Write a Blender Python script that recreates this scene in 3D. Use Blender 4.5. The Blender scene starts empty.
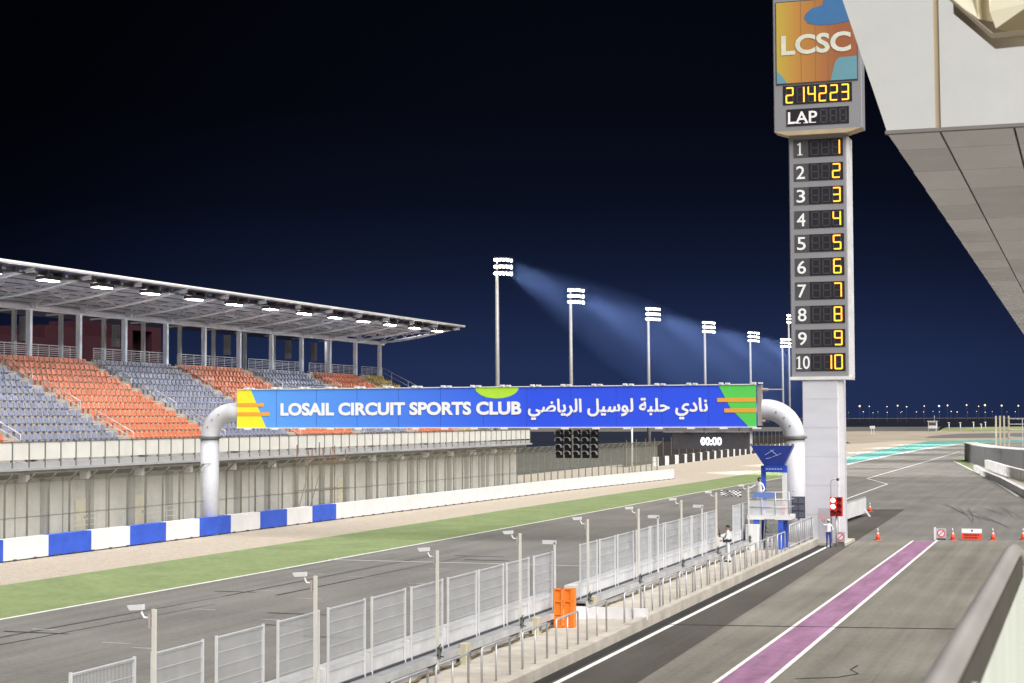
import bpy, math, random
from mathutils import Vector, Matrix
random.seed(7)
D = bpy.data
SC = bpy.context.scene
COL = SC.collection
rad = math.radians

# ---------------------------------------------------------------- camera
cam_d = D.cameras.new('camera'); cam = D.objects.new('camera', cam_d); COL.objects.link(cam)
PITCH, YAW, ROLL = rad(2.570), rad(18.691), rad(0.23)
CAM = Vector((0, 0, 8.0))
F = Vector((-math.sin(YAW)*math.cos(PITCH), math.cos(YAW)*math.cos(PITCH), math.sin(PITCH)))
R = Vector((math.cos(YAW), math.sin(YAW), 0)); U = R.cross(F)
R2 = math.cos(ROLL)*R - math.sin(ROLL)*U; U2 = math.sin(ROLL)*R + math.cos(ROLL)*U
cam.matrix_world = Matrix(((R2.x, U2.x, -F.x, CAM.x), (R2.y, U2.y, -F.y, CAM.y), (R2.z, U2.z, -F.z, CAM.z), (0, 0, 0, 1)))
cam_d.sensor_width = 36; cam_d.lens = 1700/1024*36
cam_d.clip_start = 0.1; cam_d.clip_end = 20000
cam_d.dof.use_dof = True; cam_d.dof.focus_distance = 95; cam_d.dof.aperture_fstop = 9.0
SC.camera = cam

# ---------------------------------------------------------------- night sky, floodlight key, exposure
W = D.worlds.new('World'); SC.world = W; W.use_nodes = True
wn, wl = W.node_tree.nodes, W.node_tree.links
wn.clear()
out = wn.new('ShaderNodeOutputWorld'); bg = wn.new('ShaderNodeBackground')
tc = wn.new('ShaderNodeTexCoord'); sx = wn.new('ShaderNodeSeparateXYZ'); cr = wn.new('ShaderNodeValToRGB')
wl.new(tc.outputs['Generated'], sx.inputs[0]); wl.new(sx.outputs['Z'], cr.inputs[0])
dp_ = wn.new('ShaderNodeVectorMath'); dp_.operation = 'DOT_PRODUCT'; dp_.inputs[1].default_value = Vector((-.26, .96, 0)).normalized()
gl = wn.new('ShaderNodeMapRange'); gl.interpolation_type = 'SMOOTHSTEP'
gl.inputs['From Min'].default_value = .92; gl.inputs['From Max'].default_value = 1.0; gl.inputs['To Min'].default_value = .30; gl.inputs['To Max'].default_value = 1.12
sc_ = wn.new('ShaderNodeVectorMath'); sc_.operation = 'SCALE'
wl.new(tc.outputs['Generated'], dp_.inputs[0]); wl.new(dp_.outputs['Value'], gl.inputs['Value']); wl.new(cr.outputs[0], sc_.inputs[0]); wl.new(gl.outputs[0], sc_.inputs['Scale'])
wl.new(sc_.outputs[0], bg.inputs[0]); wl.new(bg.outputs[0], out.inputs[0])
el = cr.color_ramp.elements
el[0].position = 0.0; el[0].color = (.0095, .0170, .053, 1)
el[1].position = 1.0; el[1].color = (.0010, .0013, .0028, 1)
for p, c in ((.03, (.0090, .0160, .049)), (.055, (.0064, .0112, .034)), (.085, (.0036, .0062, .019)), (.125, (.0019, .0030, .0082)), (.18, (.0012, .0017, .0040))):
    e = el.new(p); e.color = (*c, 1)
bg.inputs['Strength'].default_value = 1.0

sun_d = D.lights.new('floodlight_key', 'SUN'); sun = D.objects.new('floodlight_key', sun_d); COL.objects.link(sun)
sun_d.energy = 4.7; sun_d.angle = rad(62); sun_d.color = (1.0, .97, .93)
sun.rotation_euler = Vector((-.55, .45, -.84)).to_track_quat('-Z', 'Y').to_euler()
SC.view_settings.view_transform = 'Standard'; SC.view_settings.look = 'None'
SC.view_settings.exposure = 0.62; SC.view_settings.gamma = 1; SC.view_settings.use_curve_mapping = False
SC.cycles.use_denoising = True
SC.cycles.max_bounces = 6; SC.cycles.transparent_max_bounces = 24; SC.cycles.volume_bounces = 0
SC.cycles.sample_clamp_indirect = 6

# ---------------------------------------------------------------- materials
MATS = {}
def mat(name, col, rough=.6, metal=0, var=.10, scale=1.2, emit=0, bump=0, alpha=1, streak=None, spec=.4):
    if name in MATS: return MATS[name]
    m = D.materials.new(name); m.use_nodes = True; MATS[name] = m
    n, l = m.node_tree.nodes, m.node_tree.links
    b = n['Principled BSDF']; b.inputs['Roughness'].default_value = rough; b.inputs['Metallic'].default_value = metal
    b.inputs['Specular IOR Level'].default_value = spec
    t = n.new('ShaderNodeTexCoord'); nz = n.new('ShaderNodeTexNoise')
    nz.inputs['Scale'].default_value = scale; nz.inputs['Detail'].default_value = 6
    if streak:
        mp = n.new('ShaderNodeMapping'); mp.inputs['Scale'].default_value = streak
        l.new(t.outputs['Object'], mp.inputs[0]); l.new(mp.outputs[0], nz.inputs['Vector'])
    else: l.new(t.outputs['Object'], nz.inputs['Vector'])
    r = n.new('ShaderNodeValToRGB')
    r.color_ramp.elements[0].position = .3; r.color_ramp.elements[1].position = .7
    r.color_ramp.elements[0].color = (*[c*(1-var) for c in col], 1)
    r.color_ramp.elements[1].color = (*[min(1, c*(1+var)) for c in col], 1)
    l.new(nz.outputs['Fac'], r.inputs[0]); l.new(r.outputs[0], b.inputs['Base Color'])
    if bump:
        bp = n.new('ShaderNodeBump'); bp.inputs['Strength'].default_value = bump; bp.inputs['Distance'].default_value = .02
        n2 = n.new('ShaderNodeTexNoise'); n2.inputs['Scale'].default_value = scale*14; l.new(t.outputs['Object'], n2.inputs['Vector'])
        l.new(n2.outputs['Fac'], bp.inputs['Height']); l.new(bp.outputs[0], b.inputs['Normal'])
    if emit:
        b.inputs['Emission Color'].default_value = (*col, 1); b.inputs['Emission Strength'].default_value = emit
    if alpha < 1: b.inputs['Alpha'].default_value = alpha
    return m

def asphalt(name, col, streak=.25, patch=.2, fine=.25, tint=(1, .95, .86), joints=0):
    """Worn surfacing: wide blotches, long lengthwise streaks, fine grain and (for concrete) slab joints."""
    m = D.materials.new(name); m.use_nodes = True; MATS[name] = m
    n, l = m.node_tree.nodes, m.node_tree.links
    b = n['Principled BSDF']; b.inputs['Roughness'].default_value = .75; b.inputs['Specular IOR Level'].default_value = .3
    t = n.new('ShaderNodeTexCoord')
    def noise(scale, mapping=None, detail=5):
        z = n.new('ShaderNodeTexNoise'); z.inputs['Scale'].default_value = scale; z.inputs['Detail'].default_value = detail
        if mapping:
            mp = n.new('ShaderNodeMapping'); mp.inputs['Scale'].default_value = mapping
            l.new(t.outputs['Object'], mp.inputs[0]); l.new(mp.outputs[0], z.inputs['Vector'])
        else: l.new(t.outputs['Object'], z.inputs['Vector'])
        return z.outputs['Fac']
    def math_(op, a, b_):
        x = n.new('ShaderNodeMath'); x.operation = op
        for i, v in enumerate((a, b_)):
            if isinstance(v, (int, float)): x.inputs[i].default_value = v
            else: l.new(v, x.inputs[i])
        return x.outputs[0]
    def centred(f, amount): return math_('MULTIPLY', math_('SUBTRACT', f, .5), amount*2)
    s = math_('ADD', centred(noise(.9, (1.6, .018, 1)), streak*1.6), centred(noise(.12), patch*1.6))
    s = math_('ADD', s, centred(noise(3.0, (1.5, .05, 1)), streak*.7))
    s = math_('ADD', s, centred(noise(22, None, 3), fine*1.4)); s = math_('ADD', s, centred(noise(4.5, None, 8), fine*1.1))
    s = math_('ADD', s, centred(noise(.45, (1, .35, 1), 8), patch))
    if joints:
        sp = n.new('ShaderNodeSeparateXYZ'); l.new(t.outputs['Object'], sp.inputs[0])
        fx = math_('PINGPONG', sp.outputs[0], 1.05); fy = math_('PINGPONG', sp.outputs[1], 2.4)
        jx = math_('MULTIPLY', math_('LESS_THAN', fx, .02), -joints); jy = math_('MULTIPLY', math_('LESS_THAN', fy, .05), -joints*.6)
        s = math_('ADD', s, math_('ADD', jx, jy))
    s = math_('ADD', s, 1.0)
    mix = n.new('ShaderNodeMix'); mix.data_type = 'RGBA'
    mix.inputs['A'].default_value = (*col, 1); mix.inputs['B'].default_value = (*[c*k for c, k in zip(col, tint)], 1)
    l.new(noise(.3), mix.inputs['Factor'])
    mu = n.new('ShaderNodeVectorMath'); mu.operation = 'SCALE'
    l.new(mix.outputs['Result'], mu.inputs[0]); l.new(s, mu.inputs['Scale']); l.new(mu.outputs[0], b.inputs['Base Color'])
    bp = n.new('ShaderNodeBump'); bp.inputs['Strength'].default_value = .3; bp.inputs['Distance'].default_value = .01
    l.new(noise(60, None, 2), bp.inputs['Height']); l.new(bp.outputs[0], b.inputs['Normal'])
    return m

M_track = asphalt('track_asphalt', (.178, .176, .172), .16, .2, .28)
M_lane = asphalt('pit_lane_concrete', (.19, .181, .164), .22, .24, .26, (1, .96, .88), joints=.13)
M_dark = asphalt('fresh_asphalt', (.082, .077, .073), .18, .2, .25)
M_gutter = asphalt('gutter_asphalt', (.028, .028, .03), .1, .2, .2)
M_grass = mat('artificial_turf', (.195, .25, .11), .95, var=.13, scale=.35, bump=.6)
M_gravel = mat('gravel_bed', (.46, .40, .33), .95, var=.22, scale=9, bump=.9)
M_sand = mat('desert_sand', (.33, .285, .225), .95, var=.2, scale=.06, bump=.3)
M_turq = mat('turquoise_paint', (.13, .33, .30), .7, var=.25, scale=.8, streak=(1, .05, 1))
M_purple = mat('purple_paint', (.285, .15, .25), .7, var=.22, scale=1.6, streak=(1.5, .15, 1))
M_line = mat('line_paint', (.74, .74, .73), .6, var=.12, scale=2.0)
M_faint = mat('worn_line_paint', (.36, .36, .35), .7, var=.3, scale=4)
M_rubber = mat('tyre_rubber_marks', (.03, .03, .032), .7, var=.4, scale=3)
M_white = mat('white_paint', (.70, .70, .72), .45, var=.05, scale=.5)
M_gwhite = mat('gantry_white', (.54, .55, .60), .4, var=.05, scale=.5)
M_whitec = mat('white_concrete', (.60, .60, .61), .7, var=.12, scale=.9, streak=(1, 1, .3))
M_fpost = mat('fence_post_grey', (.10, .10, .08), .5, metal=.2, var=.1)
M_blue = mat('blue_paint', (.035, .10, .56), .45, var=.08)
M_conc = mat('grey_concrete', (.45, .45, .435), .85, var=.16, scale=.35, streak=(1, 1, .25))
M_concd = mat('dark_concrete', (.085, .085, .09), .9, var=.2, scale=.4)
M_slab = mat('slab_concrete', (.36, .36, .37), .8, var=.12, scale=.5)
M_beige = mat('beige_concrete', (.45, .415, .365), .8, var=.14, scale=1.1, bump=.3)
M_tread = mat('terrace_concrete', (.52, .47, .41), .85, var=.12, scale=.8)
M_galv = mat('galvanised_steel', (.52, .53, .55), .4, metal=.35, var=.12, scale=2)
M_galvd = mat('dull_steel', (.17, .18, .17), .55, metal=.3, var=.15, scale=2)
M_steelb = mat('painted_steel', (.74, .79, .90), .5, var=.08)
M_deck = mat('roof_decking', (.065, .09, .21), .55, var=.07, scale=.6)
M_black = mat('black_plastic', (.018, .018, .02), .4, var=.1)
M_dgrey = mat('dark_grey_panel', (.07, .07, .08), .5, var=.12)
M_mgrey = mat('tower_grey', (.25, .25, .275), .5, var=.07, scale=.6, streak=(1, 1, .3))
M_towerw = mat('tower_white', (.57, .575, .63), .45, var=.05, scale=.5, streak=(1, 1, 4))
M_lampw = mat('lamp_glow', (1, .93, .78), emit=14)
M_lamps = mat('stand_lamp_glow', (.97, .98, 1), emit=85)
M_red_on = mat('red_lamp_lit', (1, .30, .24), emit=7)
M_amber = mat('amber_led', (1, .46, .035), emit=.85)
M_ledw = mat('white_led', (.9, .92, 1), emit=1.3)
M_far = mat('far_lamp_glow', (1, .72, .36), emit=.95)
M_farw = mat('far_lamp_white', (.8, .88, 1), emit=.45)
M_orange = mat('orange_paint', (.86, .23, .025), .5, var=.08)
M_cone = mat('cone_orange', (.80, .085, .03), .5, var=.06)
M_red = mat('red_paint', (.62, .03, .03), .45, var=.08)
M_maroon = mat('maroon_cladding', (.03, .0045, .011), .6, var=.1)
M_rust = mat('rusty_steel', (.13, .075, .045), .8, var=.3, scale=5)
M_cream = mat('cream_door', (.48, .44, .33), .6, var=.08)
M_par = mat('parapet_panel', (.66, .655, .62), .5, var=.08, scale=.7)
M_yel = mat('yellow_print', (.80, .76, .035), .5, var=.03)
M_ora = mat('amber_print', (.76, .36, .045), .5, var=.03)
M_grn = mat('green_print', (.10, .58, .10), .5, var=.03)
M_lime = mat('lime_print', (.42, .72, .05), .5, var=.03)
M_seat_b = mat('seat_blue', (.20, .22, .31), .45, var=.2, scale=.9)
M_seat_o = mat('seat_orange', (.56, .175, .09), .45, var=.16, scale=.9)
M_seat_y = mat('seat_yellow', (.46, .34, .09), .45, var=.12, scale=.9)
M_skin = mat('skin', (.42, .25, .17), .6, var=.06, scale=20)
M_overall = mat('white_overalls', (.66, .66, .68), .8, var=.1, scale=9)
M_navy = mat('navy_cloth', (.035, .045, .22), .8, var=.1, scale=9)
M_darkcloth = mat('dark_cloth', (.025, .027, .035), .85, var=.15, scale=9)
M_hair = mat('dark_hair', (.015, .012, .012), .7, var=.1)
M_fasc = mat('fascia_panel', (.56, .57, .57), .4, var=.035, scale=1.2, streak=(1, 1, .2))
M_seam = mat('tan_seam', (.42, .34, .23), .6, var=.08)
M_soff = mat('soffit_panel', (.74, .74, .78), .22, metal=.25, var=.10, scale=1.3, streak=(1, .4, 1))
M_gap = mat('soffit_gap', (.20, .185, .18), .8)
M_beam = mat('ivory_steel', (.66, .62, .48), .5, var=.06, scale=3)
M_rail = mat('weathered_rail', (.36, .345, .335), .38, metal=.2, var=.14, scale=7, streak=(1, .3, 1))
M_railp = mat('pale_panel', (.58, .62, .56), .5, var=.08, scale=2, streak=(1, 2, .3))
M_tyreb = mat('tyre_black', (.03, .03, .032), .9)
M_block = mat('grey_barrier_cover', (.115, .115, .125), .6, var=.1, scale=.5)
M_brownfence = mat('brown_netting', (.03, .024, .022), .9, var=.2)

def add_speckle(m, scale, amount):
    n, l = m.node_tree.nodes, m.node_tree.links; b = n['Principled BSDF']; src = b.inputs['Base Color'].links[0].from_socket
    z = n.new('ShaderNodeTexNoise'); z.inputs['Scale'].default_value = scale; z.inputs['Detail'].default_value = 9; z.inputs['Roughness'].default_value = .75
    t = n.new('ShaderNodeTexCoord'); l.new(t.outputs['Object'], z.inputs['Vector'])
    r = n.new('ShaderNodeMapRange'); r.inputs['From Min'].default_value = .3; r.inputs['From Max'].default_value = .7
    r.inputs['To Min'].default_value = 1-amount; r.inputs['To Max'].default_value = 1+amount; l.new(z.outputs['Fac'], r.inputs['Value'])
    v = n.new('ShaderNodeVectorMath'); v.operation = 'SCALE'; l.new(src, v.inputs[0]); l.new(r.outputs[0], v.inputs['Scale']); l.new(v.outputs[0], b.inputs['Base Color'])
add_speckle(M_grass, 2.2, .28); add_speckle(M_gravel, 1.6, .16); add_speckle(M_white, 1.1, .08); add_speckle(M_blue, 1.3, .2)
add_speckle(M_gwhite, .9, .10); add_speckle(M_whitec, 1.4, .14); add_speckle(M_purple, 1.0, .22); add_speckle(M_line, 2.5, .2); add_speckle(M_fasc, 2.0, .05); add_speckle(M_conc, .8, .14); add_speckle(M_beige, 1.6, .14)
def mesh_see_through(name, col, cover):
    m = D.materials.new(name); m.use_nodes = True
    n, l = m.node_tree.nodes, m.node_tree.links
    b = n['Principled BSDF']; b.inputs['Base Color'].default_value = (*col, 1); b.inputs['Roughness'].default_value = .6
    t = n.new('ShaderNodeTexCoord'); nz = n.new('ShaderNodeTexNoise'); nz.inputs['Scale'].default_value = 1.3
    mr = n.new('ShaderNodeMapRange'); mr.inputs['To Min'].default_value = cover*.8; mr.inputs['To Max'].default_value = cover*1.2
    l.new(t.outputs['Object'], nz.inputs['Vector']); l.new(nz.outputs['Fac'], mr.inputs['Value']); l.new(mr.outputs[0], b.inputs['Alpha'])
    return m
M_net = mesh_see_through('fence_wire_netting', (.37, .37, .31), .36)

# ---------------------------------------------------------------- helpers
class MB:
    """Collects shapes in world coordinates and links them as one mesh object."""
    def __init__(s): s.v, s.f, s.mi, s.sm = [], [], [], []; s.m = 0; s.smooth = False
    def add(s, vs, fs):
        o = len(s.v); s.v += [tuple(p) for p in vs]
        for f in fs: s.f.append([i+o for i in f]); s.mi.append(s.m); s.sm.append(s.smooth)
        return s
    def box(s, x0, x1, y0, y1, z0, z1):
        return s.add([(x0,y0,z0),(x1,y0,z0),(x1,y1,z0),(x0,y1,z0),(x0,y0,z1),(x1,y0,z1),(x1,y1,z1),(x0,y1,z1)],
              [(0,3,2,1),(4,5,6,7),(0,1,5,4),(1,2,6,5),(2,3,7,6),(3,0,4,7)])
    def cbox(s, x0, x1, y0, y1, z0, z1, c=.02):
        """box whose vertical edges are chamfered"""
        p = [(x0+c,y0),(x1-c,y0),(x1,y0+c),(x1,y1-c),(x1-c,y1),(x0+c,y1),(x0,y1-c),(x0,y0+c)]
        return s.prism_z(p, z0, z1)
    def prism_z(s, p, z0, z1):
        n = len(p)
        return s.add([(x,y,z0) for x,y in p]+[(x,y,z1) for x,y in p],
              [tuple(range(n-1,-1,-1)), tuple(range(n,2*n))]+[(i,(i+1)%n,n+(i+1)%n,n+i) for i in range(n)])
    def prism_y(s, p, y0, y1):   # p: (x,z)
        n = len(p)
        return s.add([(x,y0,z) for x,z in p]+[(x,y1,z) for x,z in p],
              [tuple(range(n)), tuple(range(2*n-1,n-1,-1))]+[((i+1)%n,i,n+i,n+(i+1)%n) for i in range(n)])
    def beam(s, a, b, w, h):
        a, b = Vector(a), Vector(b); d = (b-a).normalized()
        up = Vector((0,0,1)) if abs(d.z) < .95 else Vector((1,0,0))
        r = d.cross(up).normalized()*w/2; u = r.cross(d).normalized()*h/2
        vs = [p+i*r+j*u for p in (a,b) for i,j in ((-1,-1),(1,-1),(1,1),(-1,1))]
        return s.add(vs, [(0,1,2,3),(7,6,5,4),(0,4,5,1),(1,5,6,2),(2,6,7,3),(3,7,4,0)])
    def tube(s, pts, r, n=8, caps=True):
        pts = [Vector(p) for p in pts]; rs = r if isinstance(r, (list, tuple)) else [r]*len(pts)
        vs, prev = [], None
        for i, p in enumerate(pts):
            d = (pts[min(i+1,len(pts)-1)]-pts[max(i-1,0)]).normalized()
            if prev is None:
                a = Vector((0,0,1)) if abs(d.z) < .9 else Vector((1,0,0)); x = d.cross(a).normalized()
            else: x = (prev - d*prev.dot(d)).normalized()
            prev = x; y = d.cross(x)
            vs += [p + rs[i]*(math.cos(2*math.pi*k/n)*x + math.sin(2*math.pi*k/n)*y) for k in range(n)]
        fs = [(i*n+k, i*n+(k+1)%n, (i+1)*n+(k+1)%n, (i+1)*n+k) for i in range(len(pts)-1) for k in range(n)]
        old = s.smooth; s.smooth = n > 5; s.add(vs, fs); s.smooth = old
        if caps:
            o = len(s.v)-len(vs)
            s.f += [[o+k for k in range(n-1,-1,-1)], [o+(len(pts)-1)*n+k for k in range(n)]]; s.mi += [s.m]*2; s.sm += [False]*2
        return s
    def ball(s, c, r, n=10, m=7, sz=1):
        vs = [(c[0]+r*math.sin(math.pi*j/m)*math.cos(2*math.pi*k/n), c[1]+r*math.sin(math.pi*j/m)*math.sin(2*math.pi*k/n), c[2]+sz*r*math.cos(math.pi*j/m)) for j in range(m+1) for k in range(n)]
        fs = [(j*n+k,(j+1)*n+k,(j+1)*n+(k+1)%n,j*n+(k+1)%n) for j in range(m) for k in range(n)]
        old = s.smooth; s.smooth = True; s.add(vs, fs); s.smooth = old; return s
    def sheet(s, poly, z): return s.add([(x,y,z) for x,y in poly], [tuple(range(len(poly)))])
    def ribbon(s, A, B, z):   # between two polylines of equal length
        n = len(A)
        return s.add([(x,y,z) for x,y in A]+[(x,y,z) for x,y in B], [(i,n+i,n+i+1,i+1) for i in range(n-1)])
    def build(s, name, mats, parent=None, label=None):
        if not isinstance(mats, (list, tuple)): mats = [mats]
        me = D.meshes.new(name); org = Vector((0,0,0)); p = parent
        while p is not None: org += p.location; p = p.parent
        me.from_pydata([tuple(Vector(q)-org) for q in s.v], [], s.f)
        for m_ in mats: me.materials.append(m_)
        me.polygons.foreach_set('material_index', s.mi); me.polygons.foreach_set('use_smooth', s.sm)
        me.update()
        o = D.objects.new(name, me); COL.objects.link(o)
        if parent: o.parent = parent
        if label: o['label'] = label
        return o

def tag(o, label=None, cat=None, group=None, kind=None):
    if label: o['label'] = label
    if cat: o['category'] = cat
    if group: o['group'] = group
    if kind: o['kind'] = kind
    return o
def thing(name, label, cat, loc=(0,0,0), group=None):
    o = D.objects.new(name, None); COL.objects.link(o); o.location = loc; o.empty_display_size = .2
    return tag(o, label, cat, group)
def dup(root, loc=None, rotz=None, label=None):
    def cp(o, par):
        c = o.copy(); COL.objects.link(c); c.parent = par
        for ch in list(o.children): cp(ch, c)
        return c
    kids = list(root.children)
    r = root.copy(); COL.objects.link(r)
    for ch in kids: cp(ch, r)
    if loc is not None: r.location = loc
    if rotz is not None: r.rotation_euler = (0,0,rotz)
    if label: r['label'] = label
    return r
def structure(name, mb, m): return tag(mb.build(name, m), kind='structure')

def text_into(mb, body, x0, x1, z0, z1, y, bold=.0, depth=.02, shear=0, keep=False, heavy=0):
    """Solid lettering facing -Y, fitted to the given rectangle."""
    c = D.curves.new('lettering', 'FONT'); c.body = body; c.offset = bold; c.resolution_u = 4; c.shear = shear
    o = D.objects.new('lettering', c); COL.objects.link(o)
    dg = bpy.context.evaluated_depsgraph_get(); me = D.meshes.new_from_object(o.evaluated_get(dg))
    vs = [v.co.copy() for v in me.vertices]; fs = [list(p.vertices) for p in me.polygons]
    D.objects.remove(o); D.curves.remove(c); D.meshes.remove(me)
    ax, bx_ = min(v.x for v in vs), max(v.x for v in vs); az, bz = min(v.y for v in vs), max(v.y for v in vs)
    kx = (x1-x0)/(bx_-ax); kz = (z1-z0)/(bz-az)
    if keep: kx = kz = min(kx, kz)
    P = [(x0+(v.x-ax)*kx, y, z0+(v.y-az)*kz) for v in vs]
    for i, (dx, dz) in enumerate(((0,0),(heavy,0),(-heavy,0),(0,heavy),(0,-heavy),(heavy*.7,heavy*.7),(-heavy*.7,heavy*.7),(heavy*.7,-heavy*.7),(-heavy*.7,-heavy*.7)) if heavy else ((0,0),)):
        mb.add([(px+dx, py-.0015*i, pz+dz) for px, py, pz in P], fs)
    return mb

SEG = {'0':'abcdef','1':'bc','2':'abged','3':'abgcd','4':'fgbc','5':'afgcd','6':'afgedc','7':'abc','8':'abcdefg','9':'abfgcd'}
def seg7(mb, segs, x, z, w, h, t, y, d=.03):
    hh = h/2
    pos = {'a':(x+t*.6,x+w-t*.6,z+h-t,z+h),'g':(x+t*.6,x+w-t*.6,z+hh-t/2,z+hh+t/2),'d':(x+t*.6,x+w-t*.6,z,z+t),
           'f':(x,x+t,z+hh+t*.1,z+h-t*.4),'b':(x+w-t,x+w,z+hh+t*.1,z+h-t*.4),'e':(x,x+t,z+t*.4,z+hh-t*.1),'c':(x+w-t,x+w,z+t*.4,z+hh-t*.1)}
    for s in segs:
        a, b, c, e = pos[s]; mb.box(a, b, y-d, y, c, e)

def interp(x, xs, ys):
    if x <= xs[0]: i = 0
    elif x >= xs[-1]: i = len(xs)-2
    else: i = max(k for k in range(len(xs)-1) if xs[k] <= x)
    return ys[i] + (ys[i+1]-ys[i])*(x-xs[i])/(xs[i+1]-xs[i])
BARX = lambda y: interp(y, [60, 81.3, 123, 178, 216], [-58.5, -57.8, -56.5, -54.3, -50.9])

# ================================================================ GROUND
structure('desert_ground', MB().sheet([(-4000,-500),(3000,-500),(3000,7000),(-4000,7000)], -.03), M_sand)
TL = [(-44,-60),(-41.9,45),(-41.6,58.6),(-41.05,79.6),(-40.5,104.7),(-40.1,131.5),(-39.5,177.7),(-38.5,211.5),(-38.1,250),(-38.6,290),(-38.9,341),(-37.6,420),(-35,490),(-28,520),(-10,545),(60,560)]
track = TL + [(60,500),(12,430),(-12,380),(-21.5,345),(-22.6,312),(-19.6,286),(-16.0,261),(-9.6,208),(-5.2,175),(2,150),(14,120),(14,-60)]
structure('race_track', MB().sheet(track, 0), M_track)
G1 = [(-60,-60),(-51.0,45),(-50.0,70.3),(-49.2,93.7),(-48.7,115),(-48.2,140),(-47.2,170),(-45.8,205),(-45.3,239),(-44.6,266),(-39.4,286)]
G2 = [(-44,-60),(-41.9,45),(-41.6,58.6),(-41.05,79.6),(-40.5,104.7),(-40.1,131.5),(-39.5,177.7),(-38.5,211.5),(-38.1,250),(-38.3,270),(-38.6,286)]
gt = tag(MB().ribbon(G1, G2, -.004).build('turf_strip', M_grass), kind='structure')
gv = [(-80,-60),(-80,300),(-75,420),(-58,560),(-48.5,560),(-47.2,420),(-44.5,331),(-38.8,287)] + [p for p in reversed(G1)]
structure('gravel_bed', MB().sheet(gv, -.016), M_gravel)
# white edge line, left of the straight
def offset_line(pts, w):
    return [(x+w, y) for x, y in pts]
structure('track_edge_line', MB().ribbon(TL[:13], offset_line(TL[:13], .22), .004), M_line)
# turquoise run-off at the first corner
TI = [(-38.9,288),(-44.5,331),(-47.2,411),(-48.5,500),(-48.6,560),(-31,590),(0,600),(60,610)]
TO = [(-38.62,288),(-38.9,331),(-38.9,411),(-37.6,470),(-35,505),(-28,530),(-10,552),(60,570)]
structure('corner_edge_line', MB().ribbon(TO[:7], offset_line(TO[:7], .6), .008), M_line)
structure('painted_run_off', MB().ribbon(TI, TO, .002), M_turq)
structure('far_run_off', MB().ribbon([(-57,640),(-60,700),(-55,800),(-20,840),(80,850)], [(-50,640),(-30,650),(-10,660),(20,668),(80,672)], .003), asphalt('far_asphalt', (.15,.15,.155), .05, .1, .1))
structure('far_green_bank', MB().add([(-76,930,-.02),(-30,930,-.02),(60,930,-.02),(60,960,2.6),(-30,960,2.3),(-74,960,1.8)], [(0,1,2,3,4,5)]), mat('dry_grass', (.22,.24,.12), .95, var=.3, scale=.05))
structure('unlit_desert_sheet', MB().sheet([(-75,195),(-76,300),(-74,395),(-68,520),(-160,1000),(-900,1000),(-900,150),(-110,150)], .006), mat('unlit_desert_dark', (.012,.015,.028), .95, var=.25, scale=.05, spec=.1))  # added near-black sheet; its colour carries the darkness of unlit desert
# pit lane
structure('pit_lane', MB().sheet([(-16.02,-20),(14,-20),(14,114.6),(-9,112.6),(-16.02,110.2)], .004), M_lane)
structure('asphalt_strip', MB().sheet([(-16.02,-20),(-12.6,-20),(-13.0,50),(-15.05,150),(-19.6,148.2),(-18.2,110),(-16.02,110)], .008), M_dark)
structure('gutter_strip', MB().sheet([(-16.02,-20),(-15.55,-20),(-15.55,108),(-16.02,108)], .012), M_gutter)
structure('pit_lane_line', MB().sheet([(-15.42,-20),(-15.22,-20),(-15.22,109),(-14.95,111.3),(-15.42,109)], .016), M_line)
structure('purple_lane', MB().sheet([(-10.68,-20),(-9.30,-20),(-9.42,112.4),(-10.72,112)], .012), M_purple)
l_ = MB().sheet([(-10.85,-20),(-10.68,-20),(-10.72,112.2),(-10.86,112.2)], .014).sheet([(-9.30,-20),(-9.12,-20),(-9.26,113),(-9.42,113)], .014)
structure('purple_lane_lines', l_, M_line)
structure('pit_exit_line', MB().sheet([(-15.0,110.6),(14,117),(14,117.2),(-15.0,110.75)], .018), M_faint)
ZZ = [(-20.2,126),(-22.4,169.2),(-22.6,205.3),(-27.1,222.8),(-27.2,311.9),(-27.5,396)]
zz = MB()
for (x0,y0),(x1,y1) in zip(ZZ, ZZ[1:]):
    w = .2 if abs(x1-x0) < 1 else .14
    if abs(x1-x0) < 3: zz.sheet([(x0-w/2,y0),(x0+w/2,y0),(x1+w/2,y1),(x1-w/2,y1)], .006)
    else: zz.sheet([(x0-.14,y0),(x0+.14,y0-.4),(x1+.14,y1-.4),(x1-.14,y1)], .007)
structure('exit_separation_line', zz, M_line)
structure('start_line', MB().sheet([(-41.0,88.4),(-19.6,88.4),(-19.6,88.62),(-41.0,88.62)], .006), mat('start_line_paint', (.5,.5,.5), .7, var=.25, scale=3))
gm = MB()
for a, b, y0, y1 in [(-38.41,-37.3,55.97,56.26),(-33.67,-32.5,53.35,53.66),(-35.88,-34.8,63.8,64.09),(-31.9,-31.0,52.5,52.71),(-35.6,-34.3,79.11,79.41),
        (-33.6,-32.4,69,69.3),(-33.3,-32.2,84.5,84.76),(-31.4,-30.4,76.84,77.05),(-31.5,-30.6,61.44,61.63),(-37.0,-36.0,71.6,71.9),(-38.6,-37.4,80,80.3)]:
    y = (y0+y1)/2; gm.sheet([(a,y-.07),(b,y-.07),(b,y+.07),(a,y+.07)], .006)
structure('start_grid_marks', gm, M_faint)
sk = MB()
for a, b, y, w in [(-39.02,-36.2,55.2,.14),(-38.65,-36.5,70.9,.12),(-32.2,-29,63.6,.12),(-30.5,-28.2,59.9,.1),(-27.5,-25.6,57.2,.12),(-33.5,-30.9,90.5,.2),(-35,-32,93,.16)]:
    sk.sheet([(a,y-w),(b,y-w*.6),(b,y+w*.6),(a,y+w)], .007)
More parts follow.
